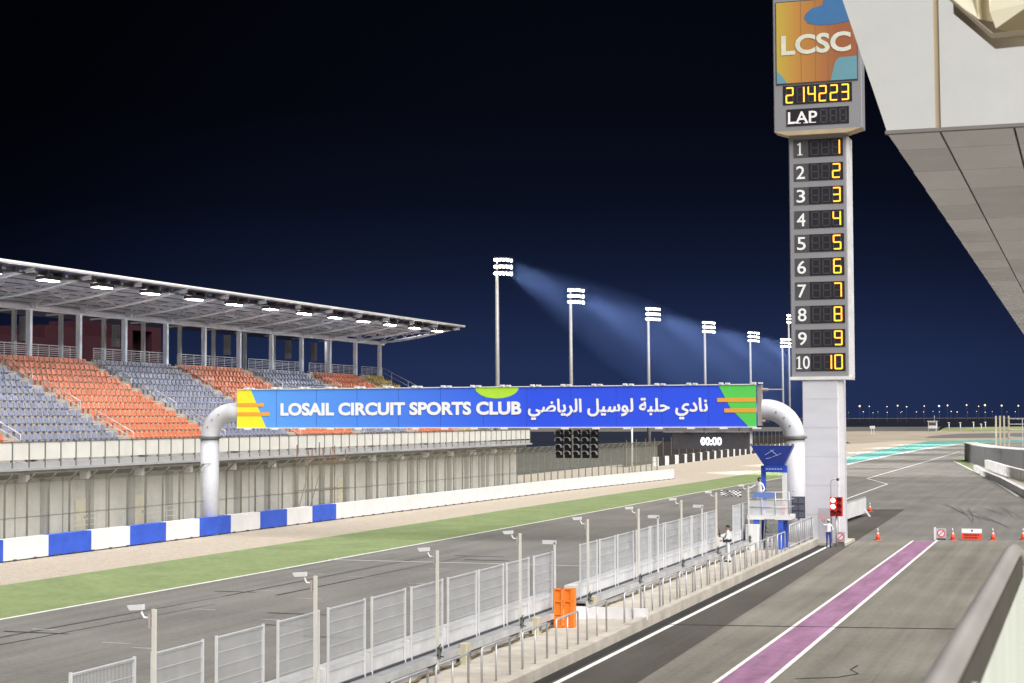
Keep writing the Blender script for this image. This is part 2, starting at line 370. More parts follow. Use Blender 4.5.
for (x0,y0),(x1,y1),w in [((-38.9,40),(-37.1,69),.13),((-37.6,40),(-35.9,66),.1),((-37.1,69),(-36.2,96),.09),((-35.0,70),(-34.2,93),.1)]:
    sk.sheet([(x0-w,y0),(x0+w,y0),(x1+w*.3,y1),(x1-w*.3,y1)], .0055)
structure('skid_marks', sk, M_rubber)
sk2 = MB()
for k in range(15):
    bx0, by0, bx1, by1 = random.choice(((-12.6,162,-7.4,131),(-11.4,150,-5.0,124),(-9.2,158,-5.0,137)))
    o1, o2 = random.uniform(-1.3,1.3), random.uniform(-.9,.9); u0, u1 = sorted((random.uniform(0,.5), random.uniform(.5,1))); w = random.uniform(.02,.04)
    pts = []
    for j in range(9):
        u = u0+(u1-u0)*j/8; pts.append((bx0+(bx1-bx0)*(u**.8)+o1*(1-u)+o2*u, by0+(by1-by0)*u))
    for (px, py), (qx, qy) in zip(pts, pts[1:]): sk2.sheet([(qx-w,qy),(qx+w,qy),(px+w,py),(px-w,py)], .007+k*.0002)
structure('curved_skid_marks', sk2, mat('thin_rubber_marks', (.075,.075,.075), .7, var=.3, scale=2))
cj = MB().sheet([(-16.0,64.28),(14,69.2),(14,69.38),(-16.0,64.4)], .0165)
structure('pit_lane_joint', cj, mat('black_joint', (.02,.02,.02), .8, var=.2))
ck = MB(); P = [(-8.6,52.3),(-7.4,53.0),(-6.9,53.9),(-7.25,54.7),(-7.15,55.7)]
for (x0,y0),(x1,y1) in zip(P, P[1:]): ck.sheet([(x0-.03,y0),(x0+.03,y0-.06),(x1+.03,y1-.06),(x1-.03,y1)], .0165)
structure('pit_lane_crack', ck, mat('crack_sealant', (.035,.035,.035), .8))

# ================================================================ BLUE AND WHITE BARRIER
bar = thing('trackside_barrier', 'long low concrete barrier with blue and white painted blocks along the gravel', 'barrier', (-57,100,0))
edges = [56.2,60.4,64.6,68.9,73.1,77.4,81.6,85.8,90.1,94.3,98.5,102.7,106.9,111.1,115.2,119.3,123.4] + [123.4+4.62*k for k in range(1,21)]
for i, (a, b) in enumerate(zip(edges, edges[1:])):
    blue = (i % 2 == 1) and b < 124
    x0, x1 = BARX(a), BARX(b); g = .012
    m_ = MB().add([(x0,a+g,.06),(x1,b-g,.06),(x1,b-g,1.27),(x0,a+g,1.27),(x0-.55,a+g,.06),(x1-.55,b-g,.06),(x1-.55,b-g,1.27),(x0-.55,a+g,1.27)],
         [(0,1,2,3),(5,4,7,6),(3,2,6,7),(1,5,6,2),(4,0,3,7),(4,5,1,0)])
    m_.build('barrier_block', M_blue if blue else M_white, bar, 'blue painted block' if blue else None)
ft = MB()
for y in [56+1.9*k for k in range(85)]: x = BARX(y); ft.box(x-.5, x+.09, y-.12, y+.12, .0, .1)
ft.build('base_foot', M_dgrey, bar)

# ================================================================ DEBRIS FENCE BEHIND IT
fen = thing('catch_fence', 'tall grey wire catch fence with cranked posts behind the barrier', 'fence', (-57.6,100,0))
FX = lambda y: BARX(y) - .95
ys = [58+2.08*k for k in range(75)]
for y in ys:
    x = FX(y); MB().tube([(x,y,0),(x,y,4.33),(x+.62,y,4.93)], .065, 6).build('fence_post', M_fpost, fen)
nt = MB()
for y0, y1 in zip(ys, ys[1:]):
    a, b = FX(y0), FX(y1)
    nt.add([(a+.06,y0,1.2),(b+.06,y1,1.2),(b+.06,y1,4.35),(a+.06,y0,4.35),(b+.67,y1,4.93),(a+.67,y0,4.93)], [(0,1,2,3),(3,2,4,5)])
nt.build('wire_netting', M_net, fen)
for z, dx in ((2.35,.08),(4.35,.07),(4.93,.65)):
    MB().tube([(FX(y)+dx,y,z) for y in ys], .02, 5).build('tension_wire', M_galvd, fen)

# ================================================================ GRANDSTAND
st = thing('grandstand', 'roofed concrete grandstand with orange, blue and yellow seats and lit roof', 'grandstand', (-72,130,0))
Y0, Y1, YP = 70., 188.2, 199.
XF, XB, NR = -66.2, -80.0, 13
dX = (XF-XB)/NR; dZ = (12.8-5.7)/NR
AIS = [124.5+14.1*k for k in range(-4, 5)] + [Y1+.2]
prof = [(XF,4.9)]
for i in range(NR):
    z = 5.7+dZ*i; prof += [(XF-dX*i, z), (XF-dX*(i+1), z)]
prof += [(XB-.02,12.9),(XB-9,12.9),(XB-9,12.2),(XB,12.0),(XF-1,4.9)]
MB().prism_y(list(reversed(prof)), Y0, Y1).build('terrace', M_tread, st)
for ya in AIS[:-1]:
    ss = MB()
    for i in range(NR):
        x = XF-dX*i; z = 5.7+dZ*i
        ss.box(x-dX*.45, x+.33, ya-.62, ya+.62, z-dZ*.55, z+.004)
    ss.build('aisle_steps', M_beige, st)
# seats: one shell shape, the nearest hundred as parts of their own
def seat_shape(mb, x, y, z):
    w = .235
    mb.add([(x+.38,y-w*.9,z+.42),(x+.38,y+w*.9,z+.42),(x-.04,y+w,z+.44),(x-.04,y-w,z+.44),(x+.36,y-w*.8,z+.37),(x+.36,y+w*.8,z+.37),(x-.04,y+w,z+.39),(x-.04,y-w,z+.39)],
           [(0,3,2,1),(4,5,6,7),(0,1,5,4),(1,2,6,5),(3,0,4,7)])
    mb.add([(x-.02,y-w,z+.43),(x-.02,y+w,z+.43),(x-.12,y+w,z+.72),(x-.15,y+w*.6,z+.82),(x-.15,y-w*.6,z+.82),(x-.12,y-w,z+.72),
            (x-.09,y-w,z+.43),(x-.09,y+w,z+.43),(x-.18,y+w,z+.72),(x-.20,y+w*.6,z+.82),(x-.20,y-w*.6,z+.82),(x-.18,y-w,z+.72)],
           [(0,1,2,3,4,5),(7,6,11,10,9,8),(1,7,8,2),(2,8,9,3),(3,9,10,4),(4,10,11,5),(5,11,6,0)])
    mb.box(x-.03, x+.1, y-.05, y+.05, z, z+.38)
def sec_col(y):
    k = math.floor((y-124.5)/14.1)      # 0: blue, 1: orange, 2: blue, 3: orange, 4: yellow; -1 orange, -2 blue
    if k >= 4: return 2
    return 0 if k % 2 == 0 else 1
bulk = MB(); parts_left = 100
seats_m = [M_seat_b, M_seat_o, M_seat_y]
singles = []
for i in range(NR):
    x = XF-dX*i-.52; z = 5.7+dZ*i; y = 80.
    while y < Y1-.5:
        k = math.floor((y-124.5)/14.1); ya = 124.5+14.1*k
        if y-ya > .85 and ya+14.1-y > .85:
            if i < 1 and 92 < y and len(singles) < 100: singles.append((x,y,z))
            else: bulk.m = sec_col(y); seat_shape(bulk, x, y, z)
        y += .70
for (x,y,z) in singles:
    c = sec_col(y); b = MB(); seat_shape(b, x, y, z); b.build('seat', seats_m[c], st, 'orange plastic seat' if c == 1 else None)
o = bulk.build('seats', seats_m, st); o['kind'] = 'stuff'
# aisle handrails
for ya in AIS[:-1]:
    for i0 in (.7, 5, 9):
        p = []
        for i in (i0, i0+3.0): p.append((XF-dX*i, 5.7+dZ*i))
        (xa, za), (xb, zb) = p
        h = MB().tube([(xa,ya,za),(xa,ya,za+.95),(xb,ya,zb+.95),(xb,ya,zb)], .035, 6).tube([(xa,ya,za+.5),(xb,ya,zb+.5)], .025, 6)
        h.build('handrail', M_galv, st)
# front walkway, parapet, slab and the wall below
MB().box(-66.2,-65.0,Y0,YP,4.9,5.25).build('walkway', M_slab, st)
y = 71.0
while y < YP-1:
    MB().box(-65.05,-64.99,y+.04,min(y+1.76,YP),5.42,6.5).build('parapet_panel', M_par, st)
    y += 1.8
y = 71.0; pp = MB()
while y < YP: pp.box(-65.1,-64.93,y-.035,y+.035,4.85,6.62); y += 1.8
pp.box(-65.09,-64.95,71,YP,6.53,6.6)
pp.build('parapet_frame', M_galvd, st)
MB().box(-67.5,-64.75,Y0,YP,4.72,4.9).box(-66.8,-65.5,Y0,YP,4.45,4.715).build('edge_beam', M_slab, st)
cs = MB()
for k in range(-6, 11): yy = 123.2+7.1*k; cs.box(-65.9,-65.3,yy-.2,yy+.2,3.9,4.44)
cs.build('beam_bracket', M_whitec, st)
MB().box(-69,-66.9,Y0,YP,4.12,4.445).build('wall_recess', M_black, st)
wl_ = MB().box(-69,-66.5,Y0,YP-1,0,4.115)
wl_.build('lower_wall', M_conc, st)
pl = MB()
for k in range(-8, 14): yy = 120+5.45*k; pl.box(-66.5,-66.18,yy-.3,yy+.3,0,4.0); pl.box(-66.5,-66.42,yy+2.3,yy+2.36,0,4.05)
pl.build('pilaster', mat('pilaster_concrete', (.2,.2,.2), .85, var=.15, scale=.6), st)
for yd in (102.6, 110.3, 146):
    d = MB().box(-66.46,-66.38,yd-.62,yd+.62,.05,2.5).build('door', M_cream, st)
    MB().box(-66.38,-66.30,yd+.38,yd+.46,1.1,1.3).build('handle', M_galvd, d)
# roof
RT = lambda x: 18.75 - (-69.5-x)*.06
rf = MB().add([(-69.5,Y0,18.72),(-69.5,Y1-.6,18.72),(-91,Y1-.6,RT(-91)),(-91,Y0,RT(-91)),(-69.5,Y0,18.9),(-69.5,Y1-.6,18.9),(-91,Y1-.6,RT(-91)+.2),(-91,Y0,RT(-91)+.2)],
     [(0,1,2,3),(7,6,5,4),(0,4,5,1),(1,5,6,2),(2,6,7,3),(3,7,4,0)]).build('roof', M_deck, st)
MB().tube([(-69.45,Y0,18.78),(-69.45,Y1-.4,18.78)], .13, 8).build('fascia', M_white, rf)
pu = MB()
for k in range(9): x = -71.2-1.9*k; pu.box(x-.06,x+.06,Y0,Y1-.6,RT(x)-.28,RT(x)-.0)
pu.box(-80.18,-79.82,Y0,Y1,16.75,17.15)
pu.build('purlin', M_steelb, rf)
ct = MB()   # cable trays and brackets under the front edge
for k in range(60): yy = 74+1.9*k; ct.box(-71.2,-70.3,yy-.12,yy+.12,18.3,18.72)
ct.box(-70.75,-70.5,Y0,Y1-1,18.28,18.36)
ct.build('cable_tray', M_dgrey, rf)
for k in range(-7, 10):
    yy = 123.2+7.1*k
    MB().box(-80.2,-79.8,yy-.17,yy+.17,12.9,17.2).build('column', M_steelb, st)
    MB().box(-88.2,-87.85,yy+2.2,yy+2.48,12.9,RT(-88)).build('rear_column', M_steelb, st)
    t = MB(); pts = []
    for j in range(9):
        u = j/8; x = -80+10.2*u; z = 17.05 + 1.62*(u**1.55); pts.append((x,yy,z))
    t.tube(pts, .13, 6)
    t.tube([(x, yy, RT(x)-.3) for x, _, _ in pts], .09, 6)
    for j in range(0, 8, 2):
        a, b, c = pts[j], pts[j+1], pts[min(j+2,8)]
        t.tube([a, (b[0],yy,RT(b[0])-.3)], .05, 5); t.tube([(b[0],yy,RT(b[0])-.3), c], .05, 5)
    t.tube([(-80,yy,17.05),(-84,yy,17.5),(-88,yy,RT(-88)-.3)], .09, 6)
    t.tube([(-80,yy,17.05),(-84,yy,RT(-84)-.3)], .05, 5)
    for s in (-1, 1):
        t.tube([(-79.9,yy,17.0),(-74.9,yy+s*3.4,RT(-75)-.3)], .05, 5)
        t.tube([(-76.2,yy,17.35),(-76.2,yy+s*3.5,RT(-76)-.3)], .04, 5)
    t.box(-79.75,-79.2,yy-.22,yy+.22,16.9,17.35)
    t.build('truss', M_steelb, rf)
for k in range(-4, 12):
    yy = 105.3+7.05*k
    f = MB().box(-71.4,-70.5,yy-.95,yy+.95,18.05,18.28).box(-71.42,-71.38,yy-.95,yy+.95,17.98,18.05).build('floodlight', M_dgrey, st)
    le = MB()
    for j in range(5): le.box(-71.2,-70.62,yy-.9+j*.37,yy-.9+j*.37+.32,18.0,18.03)
    le.build('lens', M_lamps, f)
# railings at the back of the seats: between the aisles
for k in range(-4, 5):
    a, b = 124.5+14.1*k+1.0, min(124.5+14.1*(k+1)-1.0, Y1-.2)
    r_ = MB(); x = -80.05
    for z in (13.85, 14.05, 13.25, 13.42, 13.58, 13.72): r_.beam((x,a,z),(x,b,z), .045 if z < 14 else .07, .045 if z < 14 else .07)
    n = max(2, int((b-a)/1.5))
    for j in range(n+1): yy = a+(b-a)*j/n; r_.beam((x,yy,12.9),(x,yy,14.08), .06, .06)
    r_.build('railing', M_galv, st)
    e = MB().box(-80.3,-79.98,a,b,12.8,13.1); e.build('back_kerb', M_beige, st)
er = MB(); yy = Y1+.1
er.tube([(XB,yy,14.0),(XF+.4,yy,6.9)], .05, 6); er.tube([(XB,yy,13.45),(XF+.4,yy,6.35)], .035, 6)
for i in range(0, NR+1, 2): x = XF-dX*i; z = 5.7+dZ*i; er.tube([(x,yy,z-.3),(x,yy,z+1.2)], .035, 6)
er.build('end_railing', M_galv, st)
for j, yy in enumerate((126.2, 141.0, 163.1, 177.8, 184.7)):
    sp = thing('loudspeaker', ['tall grey loudspeaker hung on the rear stand column nearest the camera', 'tall grey loudspeaker hung left of the lit red doorway',
        'tall grey loudspeaker third from the near end behind the seats', 'tall grey loudspeaker second from the far end of the stand', 'tall grey loudspeaker on the rear column at the far end of the stand'][j], 'speaker', (-87.6,yy,15.3), 'loudspeakers hung on the rear columns')
    MB().cbox(-87.8,-87.2,yy-.3,yy+.3,14.9,17.0,.06).build('cabinet', mat('speaker_grey', (.40,.42,.47), .6), sp)
    g = MB()
    for q in range(6): g.box(-87.195,-87.16,yy-.24,yy+.24,14.98+q*.33,15.24+q*.33)
    g.build('grille', mat('speaker_grille', (.28,.30,.34), .7), sp)

# maroon building behind the stand
rb = thing('maroon_building', 'dark maroon building with a big doorway behind the grandstand', 'building', (-115,160,0))
MB().box(-125,-115,150,170.6,0,17.6).box(-126,-115.4,170.6,178.6,0,19.1).box(-125,-115.2,178.6,187.2,0,18.2).build('wall', M_maroon, rb)
MB().box(-126,-114.6,187.2,188.6,0,20.6).box(-126,-114.6,193.3,195.6,0,20.6).box(-126,-114.6,188.6,193.3,19.3,20.6).build('portal_frame', M_maroon, rb)
MB().box(-125,-117,188.6,193.3,0,19.3).build('doorway', M_black, rb)
MB().box(-116.9,-116.8,190.3,191.2,18.5,18.85).build('lit_sign', mat('dim_sign', (.7,.8,.6), emit=.35), rb)

# crowd barriers at the foot of the wall
def crowd_barrier(yc, label, x=-65.6, n=2.9):
    t = thing('crowd_barrier', label, 'railing', (x,yc,0), 'steel railings at the foot of the grandstand wall')
    f = MB()
    for z in (.25,.75,1.15,1.5): f.beam((x,yc-n/2,z),(x,yc+n/2,z), .05, .05)
    for j in range(4): f.beam((x,yc-n/2+n*j/3,0),(x,yc-n/2+n*j/3,1.52), .05, .05)
    f.build('rail_frame', M_galv, t)
    MB().box(x-.3,x+.3,yc-n/2-.04,yc-n/2+.04,0,.06).box(x-.3,x+.3,yc+n/2-.04,yc+n/2+.04,0,.06).build('foot', M_galv, t)
crowd_barrier(102.0, 'steel railing before the cream door nearest the camera')
crowd_barrier(112.2, 'steel railing before the second cream door from the camera', n=4.2)
crowd_barrier(142.5, 'steel railing beneath the middle of the blue banner')
sf = thing('scaffold', 'small rusty scaffold frame standing behind the catch fence', 'scaffold', (-60,128,0))
p = MB()
for x in (-60.4,-59.4):
    for y in (124.4,127.2,128.6,131.6): p.tube([(x,y,0),(x,y,random.uniform(5.3,6.1))], .05, 6)
p.build('upright', M_rust, sf)
p = MB()
for x in (-60.4,-59.4):
    for z in (2.2,4.75): p.tube([(x,124.0,z),(x,132,z)], .045, 6)
    p.tube([(x,124.4,.3),(x,127.2,4.7)], .04, 6)
for y in (124.4,128.6,131.6): p.tube([(-60.6,y,4.75),(-59.2,y,4.75)], .045, 6)
p.build('ledger', M_rust, sf)
MB().box(-60.5,-59.3,127,131.8,4.2,4.5).build('platform_board', M_rust, sf)

# ================================================================ LIGHT MASTS
MAST_HEADS = []
M_mast = mat('mast_steel', (.36, .35, .34), .5, metal=.2, var=.1)
def mast(x, y, h, label, s=1.0):
    MAST_HEADS.append((x, y, h))
    t = thing('floodlight_mast', label, 'light mast', (x,y,0), 'floodlight masts along the straight')
    MB().tube([(x-.75,y,0),(x-.75,y,h*.5),(x-.75,y,h-2.6*s)], [.40,.32,.24], 10).build('pole', M_mast, t)
    s = .84
    fr = MB()
    for r_ in range(3):
        z = h-.35*s-r_*1.15*s
        arc = [(x+1.5*s*math.sin(a)+.2*s, y-1.5*s*math.cos(a)+1.0*s, z+.16*s) for a in [-.95+1.9*q/8 for q in range(9)]]
        fr.tube(arc, .07*s, 5)
    fr.tube([(x-.75,y,h-2.7),(x-.75,y,h+.0)], .14, 6)
    fr.build('lamp_frame', M_galv, t)
    for r_ in range(3):
        for q in range(6):
            a = -1.0+2.0*q/5; z = h-.5*s-r_*1.18*s-.10*a
            cx, cy = x+1.75*s*math.sin(a)+.2*s, y-1.6*s*math.cos(a)+1.0*s
            w = .21*s
            lm = MB().cbox(cx-w,cx+w,cy,cy+.45*s,z-.02*s,z+.5*s,.06*s).build('floodlight', M_dgrey, t)
            MB().tube([(cx,cy-.07*s,z+.0*s),(cx,cy-.005,z+.04*s)], .25*s, 10).build('lens', M_lampw, lm)
    return t
mast(-80,232,31.2,'tallest looking floodlight mast, just right of the grandstand roof')
mast(-80,269,29.4,'floodlight mast second from the grandstand, above the banner middle')
mast(-80,321.5,29.4,'floodlight mast third from the grandstand')
mast(-80,373,29.4,'floodlight mast fourth from the grandstand')
mast(-80,427,29.6,'floodlight mast fifth from the grandstand, left of the pylon')
mast(-80,475,30.0,'short looking floodlight mast second from the scoring tower')
mast(-80,486,37.3,'floodlight mast half hidden by the scoring tower edge')

# added haze cones give the floodlight beams their shape, one spot lamp in each
hz = D.materials.new('beam_haze_volume'); hz.use_nodes = True; hn, hl = hz.node_tree.nodes, hz.node_tree.links; hn.clear()
ho = hn.new('ShaderNodeOutputMaterial'); hv = hn.new('ShaderNodeVolumePrincipled'); hl.new(hv.outputs[0], ho.inputs['Volume'])
hv.inputs['Color'].default_value = (.24, .40, 1, 1); hv.inputs['Density'].default_value = .0017
BD = Vector((.80, .22, -.46)).normalized()
hm = MB()
for (x, y, h), L in zip(MAST_HEADS[:6], (50, 46, 38, 29, 20, 12)):
    a = Vector((x+.7, y+.4, h-1.4))
    hm.tube([a+BD*(d*L/46) for d in (0,3,9,17,26,34,41,46)], [r_*(.45+.55*L/46) for r_ in (1.5,2.3,3.8,5.4,6.2,5.4,3.0,.3)], 20)
    sd_ = D.lights.new('floodlight_beam', 'SPOT'); sp_ = D.objects.new('floodlight_beam', sd_); COL.objects.link(sp_)
    sd_.energy = 2.7e5; sd_.spot_size = rad(36); sd_.spot_blend = .6; sd_.shadow_soft_size = 1.1; sd_.color = (1, .97, .92)
    sp_.location = a - BD*.3; sp_.rotation_euler = BD.to_track_quat('-Z', 'Y').to_euler()
tag(hm.build('beam_shaped_haze', hz), kind='stuff')

# ================================================================ START GANTRY
GY = 105.2
ga = thing('start_gantry', 'white tubular start gantry carrying a long blue banner across the track', 'gantry', (-38,GY,0))
LX, RX, PZ, PR = -57.75, -17.2, 8.45, .64
def pylon(xc, sgn):
    ER = 1.75
    p = MB().tube([(xc,GY,0),(xc,GY,3.2),(xc,GY,6.7)], PR, 24).build('pylon', M_gwhite, ga)
    arc = [(xc,GY,PZ-ER)] + [(xc+sgn*ER*(1-math.cos(a)),GY,PZ-ER+ER*math.sin(a)) for a in [rad(6*k) for k in range(1,16)]] + [(xc+sgn*(ER+1.4),GY,PZ)]
    MB().tube(arc, PR, 24).build('elbow', M_gwhite, ga)
    MB().tube([(xc,GY,6.64),(xc,GY,6.72)], PR+.14, 24).tube([(xc,GY,6.735),(xc,GY,6.80)], PR+.14, 24).build('flange', M_galvd, ga)
    q = MB()
    for a in (25, 45, 65): q.tube([(xc+sgn*ER*(1-math.cos(rad(a))),GY-PR-.05,PZ-ER+ER*math.sin(rad(a))),(xc+sgn*ER*(1-math.cos(rad(a))),GY-PR+.2,PZ-ER+ER*math.sin(rad(a)))], .05, 6)
    q.build('lifting_lug', M_galvd, ga)
pylon(LX, 1); pylon(RX, -1)
BX0, BX1, BZ0, BZ1, BY = -55.28, -19.42, 7.40, 9.98, 104.5
bm = D.materials.new('banner_blue'); bm.use_nodes = True
n, l = bm.node_tree.nodes, bm.node_tree.links
b = n['Principled BSDF']; b.inputs['Roughness'].default_value = .45
t = n.new('ShaderNodeTexCoord'); s_ = n.new('ShaderNodeSeparateXYZ'); mr = n.new('ShaderNodeMapRange')
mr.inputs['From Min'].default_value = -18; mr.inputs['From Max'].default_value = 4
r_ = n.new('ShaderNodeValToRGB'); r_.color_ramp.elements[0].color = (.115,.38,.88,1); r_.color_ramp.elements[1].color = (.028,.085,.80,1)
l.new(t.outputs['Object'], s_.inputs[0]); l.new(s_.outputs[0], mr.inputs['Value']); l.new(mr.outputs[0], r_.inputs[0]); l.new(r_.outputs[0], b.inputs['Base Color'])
nb = n.new('ShaderNodeTexNoise'); nb.inputs['Scale'].default_value = .8; nb.inputs['Detail'].default_value = 3; l.new(t.outputs['Object'], nb.inputs['Vector'])
bp = n.new('ShaderNodeBump'); bp.inputs['Strength'].default_value = .22; bp.inputs['Distance'].default_value = .1; l.new(nb.outputs['Fac'], bp.inputs['Height']); l.new(bp.outputs[0], b.inputs['Normal'])
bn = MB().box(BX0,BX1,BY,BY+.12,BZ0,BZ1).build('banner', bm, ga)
def flat(name, polys, m_, y, parent, th=.012):
    q = MB()
    for p in polys: q.prism_y(p, y-th, y)
    return q.build(name, m_, parent)
flat('yellow_corner', [[(BX0,BZ0),(BX0+2.2,BZ0),(BX0+1.05,BZ1),(BX0,BZ1)]], M_yel, BY-.002, bn)
flat('green_corner', [[(BX1-2.35,BZ1-.0),(BX1-1.62,BZ0+1.15),(BX1-.5,BZ0),(BX1,BZ0),(BX1,BZ1)]], M_grn, BY-.002, bn)
for xa, xb, za in ((BX0,BX0+2.05,8.83),(BX0,BX0+2.5,8.2),(BX1-2.45,BX1,8.93),(BX1-2.0,BX1,8.28)):
    flat('amber_stripe', [[(xa,za),(xb,za),(xb,za+.25),(xa,za+.25)]], M_ora, BY-.018, bn)
flat('lime_arc', [[(-36.4+1.5*math.cos(rad(180+12*k)), BZ1-.001+.72*math.sin(rad(180+12*k))) for k in range(16)]], M_lime, BY-.002, bn)
tx = MB()
text_into(tx, 'LOSAIL CIRCUIT SPORTS CLUB', -51.95,-34.75,8.22,9.04, BY-.02, bold=.02, heavy=.028)
tx.build('lettering', mat('white_lettering', (.82,.83,.86), .5, var=.02), bn); tx = MB()
AR = '\uFEE7\uFE8E\uFEA9\uFEF1 \uFEA3\uFEE0\uFE92\uFE94 \uFEDF\uFEEE\uFEB3\uFEF4\uFEDE \uFE8D\uFEDF\uFEAE\uFEF3\uFE8E\uFEBF\uFEF2'
text_into(tx, AR[::-1], -34.25,-22.5,7.88,9.2, BY-.02, bold=0, heavy=.035)
tx.build('lettering', mat('white_lettering', (.82,.83,.86), .5, var=.02), bn)
for k in range(1, 12): x = BX0+ (BX1-BX0)*k/12; MB().box(x-.012,x+.012,BY-.006,BY,BZ0,BZ1).build('panel_seam', mat('banner_seam', (.02,.06,.4), .6), bn)
tr = MB()
for z in (7.75,9.7):
    for yy in (104.85,105.9): tr.tube([(BX0+.1,yy,z),(BX1+.5,yy,z)], .09, 8)
for k in range(19):
    x = BX0+.2+1.98*k; tr.tube([(x,104.85,7.75),(x,104.85,9.7)], .05, 6); tr.tube([(x,105.9,7.75),(x,105.9,9.7)], .05, 6); tr.tube([(x,104.85,9.7),(x+1.5,105.9,9.7)], .04, 6)
tr.box(BX1+.06,BX1+.3,104.55,105.1,7.45,9.98)
tr.build('truss', mat('truss_brown', (.30,.26,.25), .6), ga)
MB().tube([(BX0-.3,GY,PZ),(BX1+.4,GY,PZ)], .5, 16).build('cross_pipe', M_white, ga)
cl = MB(); cl.box(BX0,BX1,104.44,104.66,BZ1+.002,BZ1+.06); cl.box(BX0,BX1,104.44,104.66,BZ0-.06,BZ0-.002)
for k in range(18):
    x = BX0+.8+2.06*k
    cl.box(x-.22,x+.0,104.4,104.8,BZ1+.06,BZ1+.17); cl.box(x+.18,x+.42,104.4,104.8,BZ1+.06,BZ1+.15); cl.box(x-.2,x+.3,104.4,104.7,BZ0-.15,BZ0-.06)
cl.build('banner_clamp', M_white, ga)


# start lights hanging under the gantry
sl = thing('start_lights', 'cluster of twenty dark hooded start lamps hanging under the blue banner', 'start lights', (-31.4,104.9,5.4))
for i in range(5): MB().cbox(-32.33+.592*i-.235,-32.33+.592*i+.235,105.0,105.1,5.4,7.22,.03).build('backboard', M_black, sl)
MB().box(-32.5,-29.8,105.1,105.16,6.9,7.0).build('crossbar', M_dgrey, sl)
hg = MB()
for x in (-32.15,-30.15): hg.tube([(x,105.04,7.2),(x,105.04,7.8)], .05, 6)
hg.build('hanger', M_galvd, sl)
for i in range(5):
    for j in range(4):
        x = -32.33+.592*i; z = 5.65+.44*j
        L_ = MB().tube([(x,104.93,z),(x,105.0,z)], .19, 16).build('lamp', mat('lamp_body', (.03,.03,.035), .35), sl)
        hd = MB(); arc = [rad(-10+200*q/12) for q in range(13)]
        vs = [(x+.22*math.cos(a), yy, z+.22*math.sin(a)) for yy in (104.62,104.99) for a in arc] + [(x+.195*math.cos(a), yy, z+.195*math.sin(a)) for yy in (104.62,104.99) for a in arc]
        hd.add(vs, [(q,q+1,13+q+1,13+q) for q in range(12)]+[(26+q+1,26+q,39+q,39+q+1) for q in range(12)]+[(q+1,q,26+q,26+q+1) for q in range(12)])
        hd.build('hood', mat('hood_grey', (.26,.26,.27), .5), L_)
# clock
ck_ = thing('timing_clock', 'wide dark display reading 00:00 hanging under the banner', 'clock', (-22.8,104.9,6))
MB().cbox(-24.85,-19.95,104.85,105.1,6.0,6.98,.03).build('display_case', mat('display_face', (.075,.07,.08), .45, var=.1, scale=3), ck_)
q = MB(); text_into(q, '00:00', -23.0,-21.7,6.25,6.72, 104.84, bold=0, heavy=.018); 
q.build('digits', M_ledw, ck_)
q = MB().box(-25.4,-19.8,104.8,105.0,7.04,7.16).box(-19.92,-19.78,104.9,105.04,5.9,7.38)
for x in (-25.2,-22.8,-20.6): q.box(x-.05,x+.05,104.9,104.98,7.15,7.5)
q.box(-24.3,-24.2,104.95,105.02,6.97,7.05); q.box(-20.7,-20.6,104.95,105.02,6.97,7.05)
q.build('bracket', M_white, ck_)
lp = tag(MB().tube([(-58.0,221.5,0),(-58.0,221.5,6.9)], .14, 8).build('steel_pole', M_galv), 'plain pale pole rising behind the far end of the catch fence', 'pole')

# ================================================================ SCORING TOWER
tw = thing('scoring_tower', 'tall white scoring tower with ten numbered position displays and an LCSC sign', 'tower', (-15.8,108.5,0))
TY = 106.8
MB().cbox(-16.95,-14.72,TY+.02,TY+3.6,0,10.45,.05).build('shaft', M_towerw, tw)
sh = MB()
for z in (1.9,3.7,5.5,7.3,9.1): MB().box(-16.96,-14.71,TY+.012,TY+.03,z,z+.03).build('panel_joint', mat('tower_joint', (.48,.48,.54), .6), tw)
MB().box(-16.0,-15.2,TY-.0,TY+.02,.2,2.3).build('access_door', mat('tower_joint', (.48,.48,.54), .6), tw)
MB().box(-14.72,-14.42,TY+.1,TY+.5,0,10.4).build('corner_column', M_white, tw)
MB().cbox(-17.62,-14.02,TY,TY+1.7,10.45,25.67,.06).build('cabinet', M_mgrey, tw)
MB().box(-17.7,-13.9,TY-.08,TY+1.8,10.3,10.5).box(-14.02,-13.88,TY+.1,TY+1.7,10.4,25.5).build('cabinet_trim_bright_side', mat('tower_trim_bright', (.68,.68,.70), .5), tw)  # bottom collar, plus a white strip painting in the right side's brighter light
M_num = mat('number_white', (.82,.83,.85), .5, var=.02); M_off = mat('unlit_led', (.05,.052,.062), .5); M_disp = mat('display_black', (.022,.02,.028), .4)
def digit(parent, segs, x, z, w, h, t, y):
    q = MB(); seg7(q, [c for c in 'abcdefg' if c not in segs], x, z, w, h, t*.8, y, .012); q.m = 1; seg7(q, segs, x, z, w, h, t, y-.002, .03)
    return q.build('digit', [M_off, M_amber], parent)
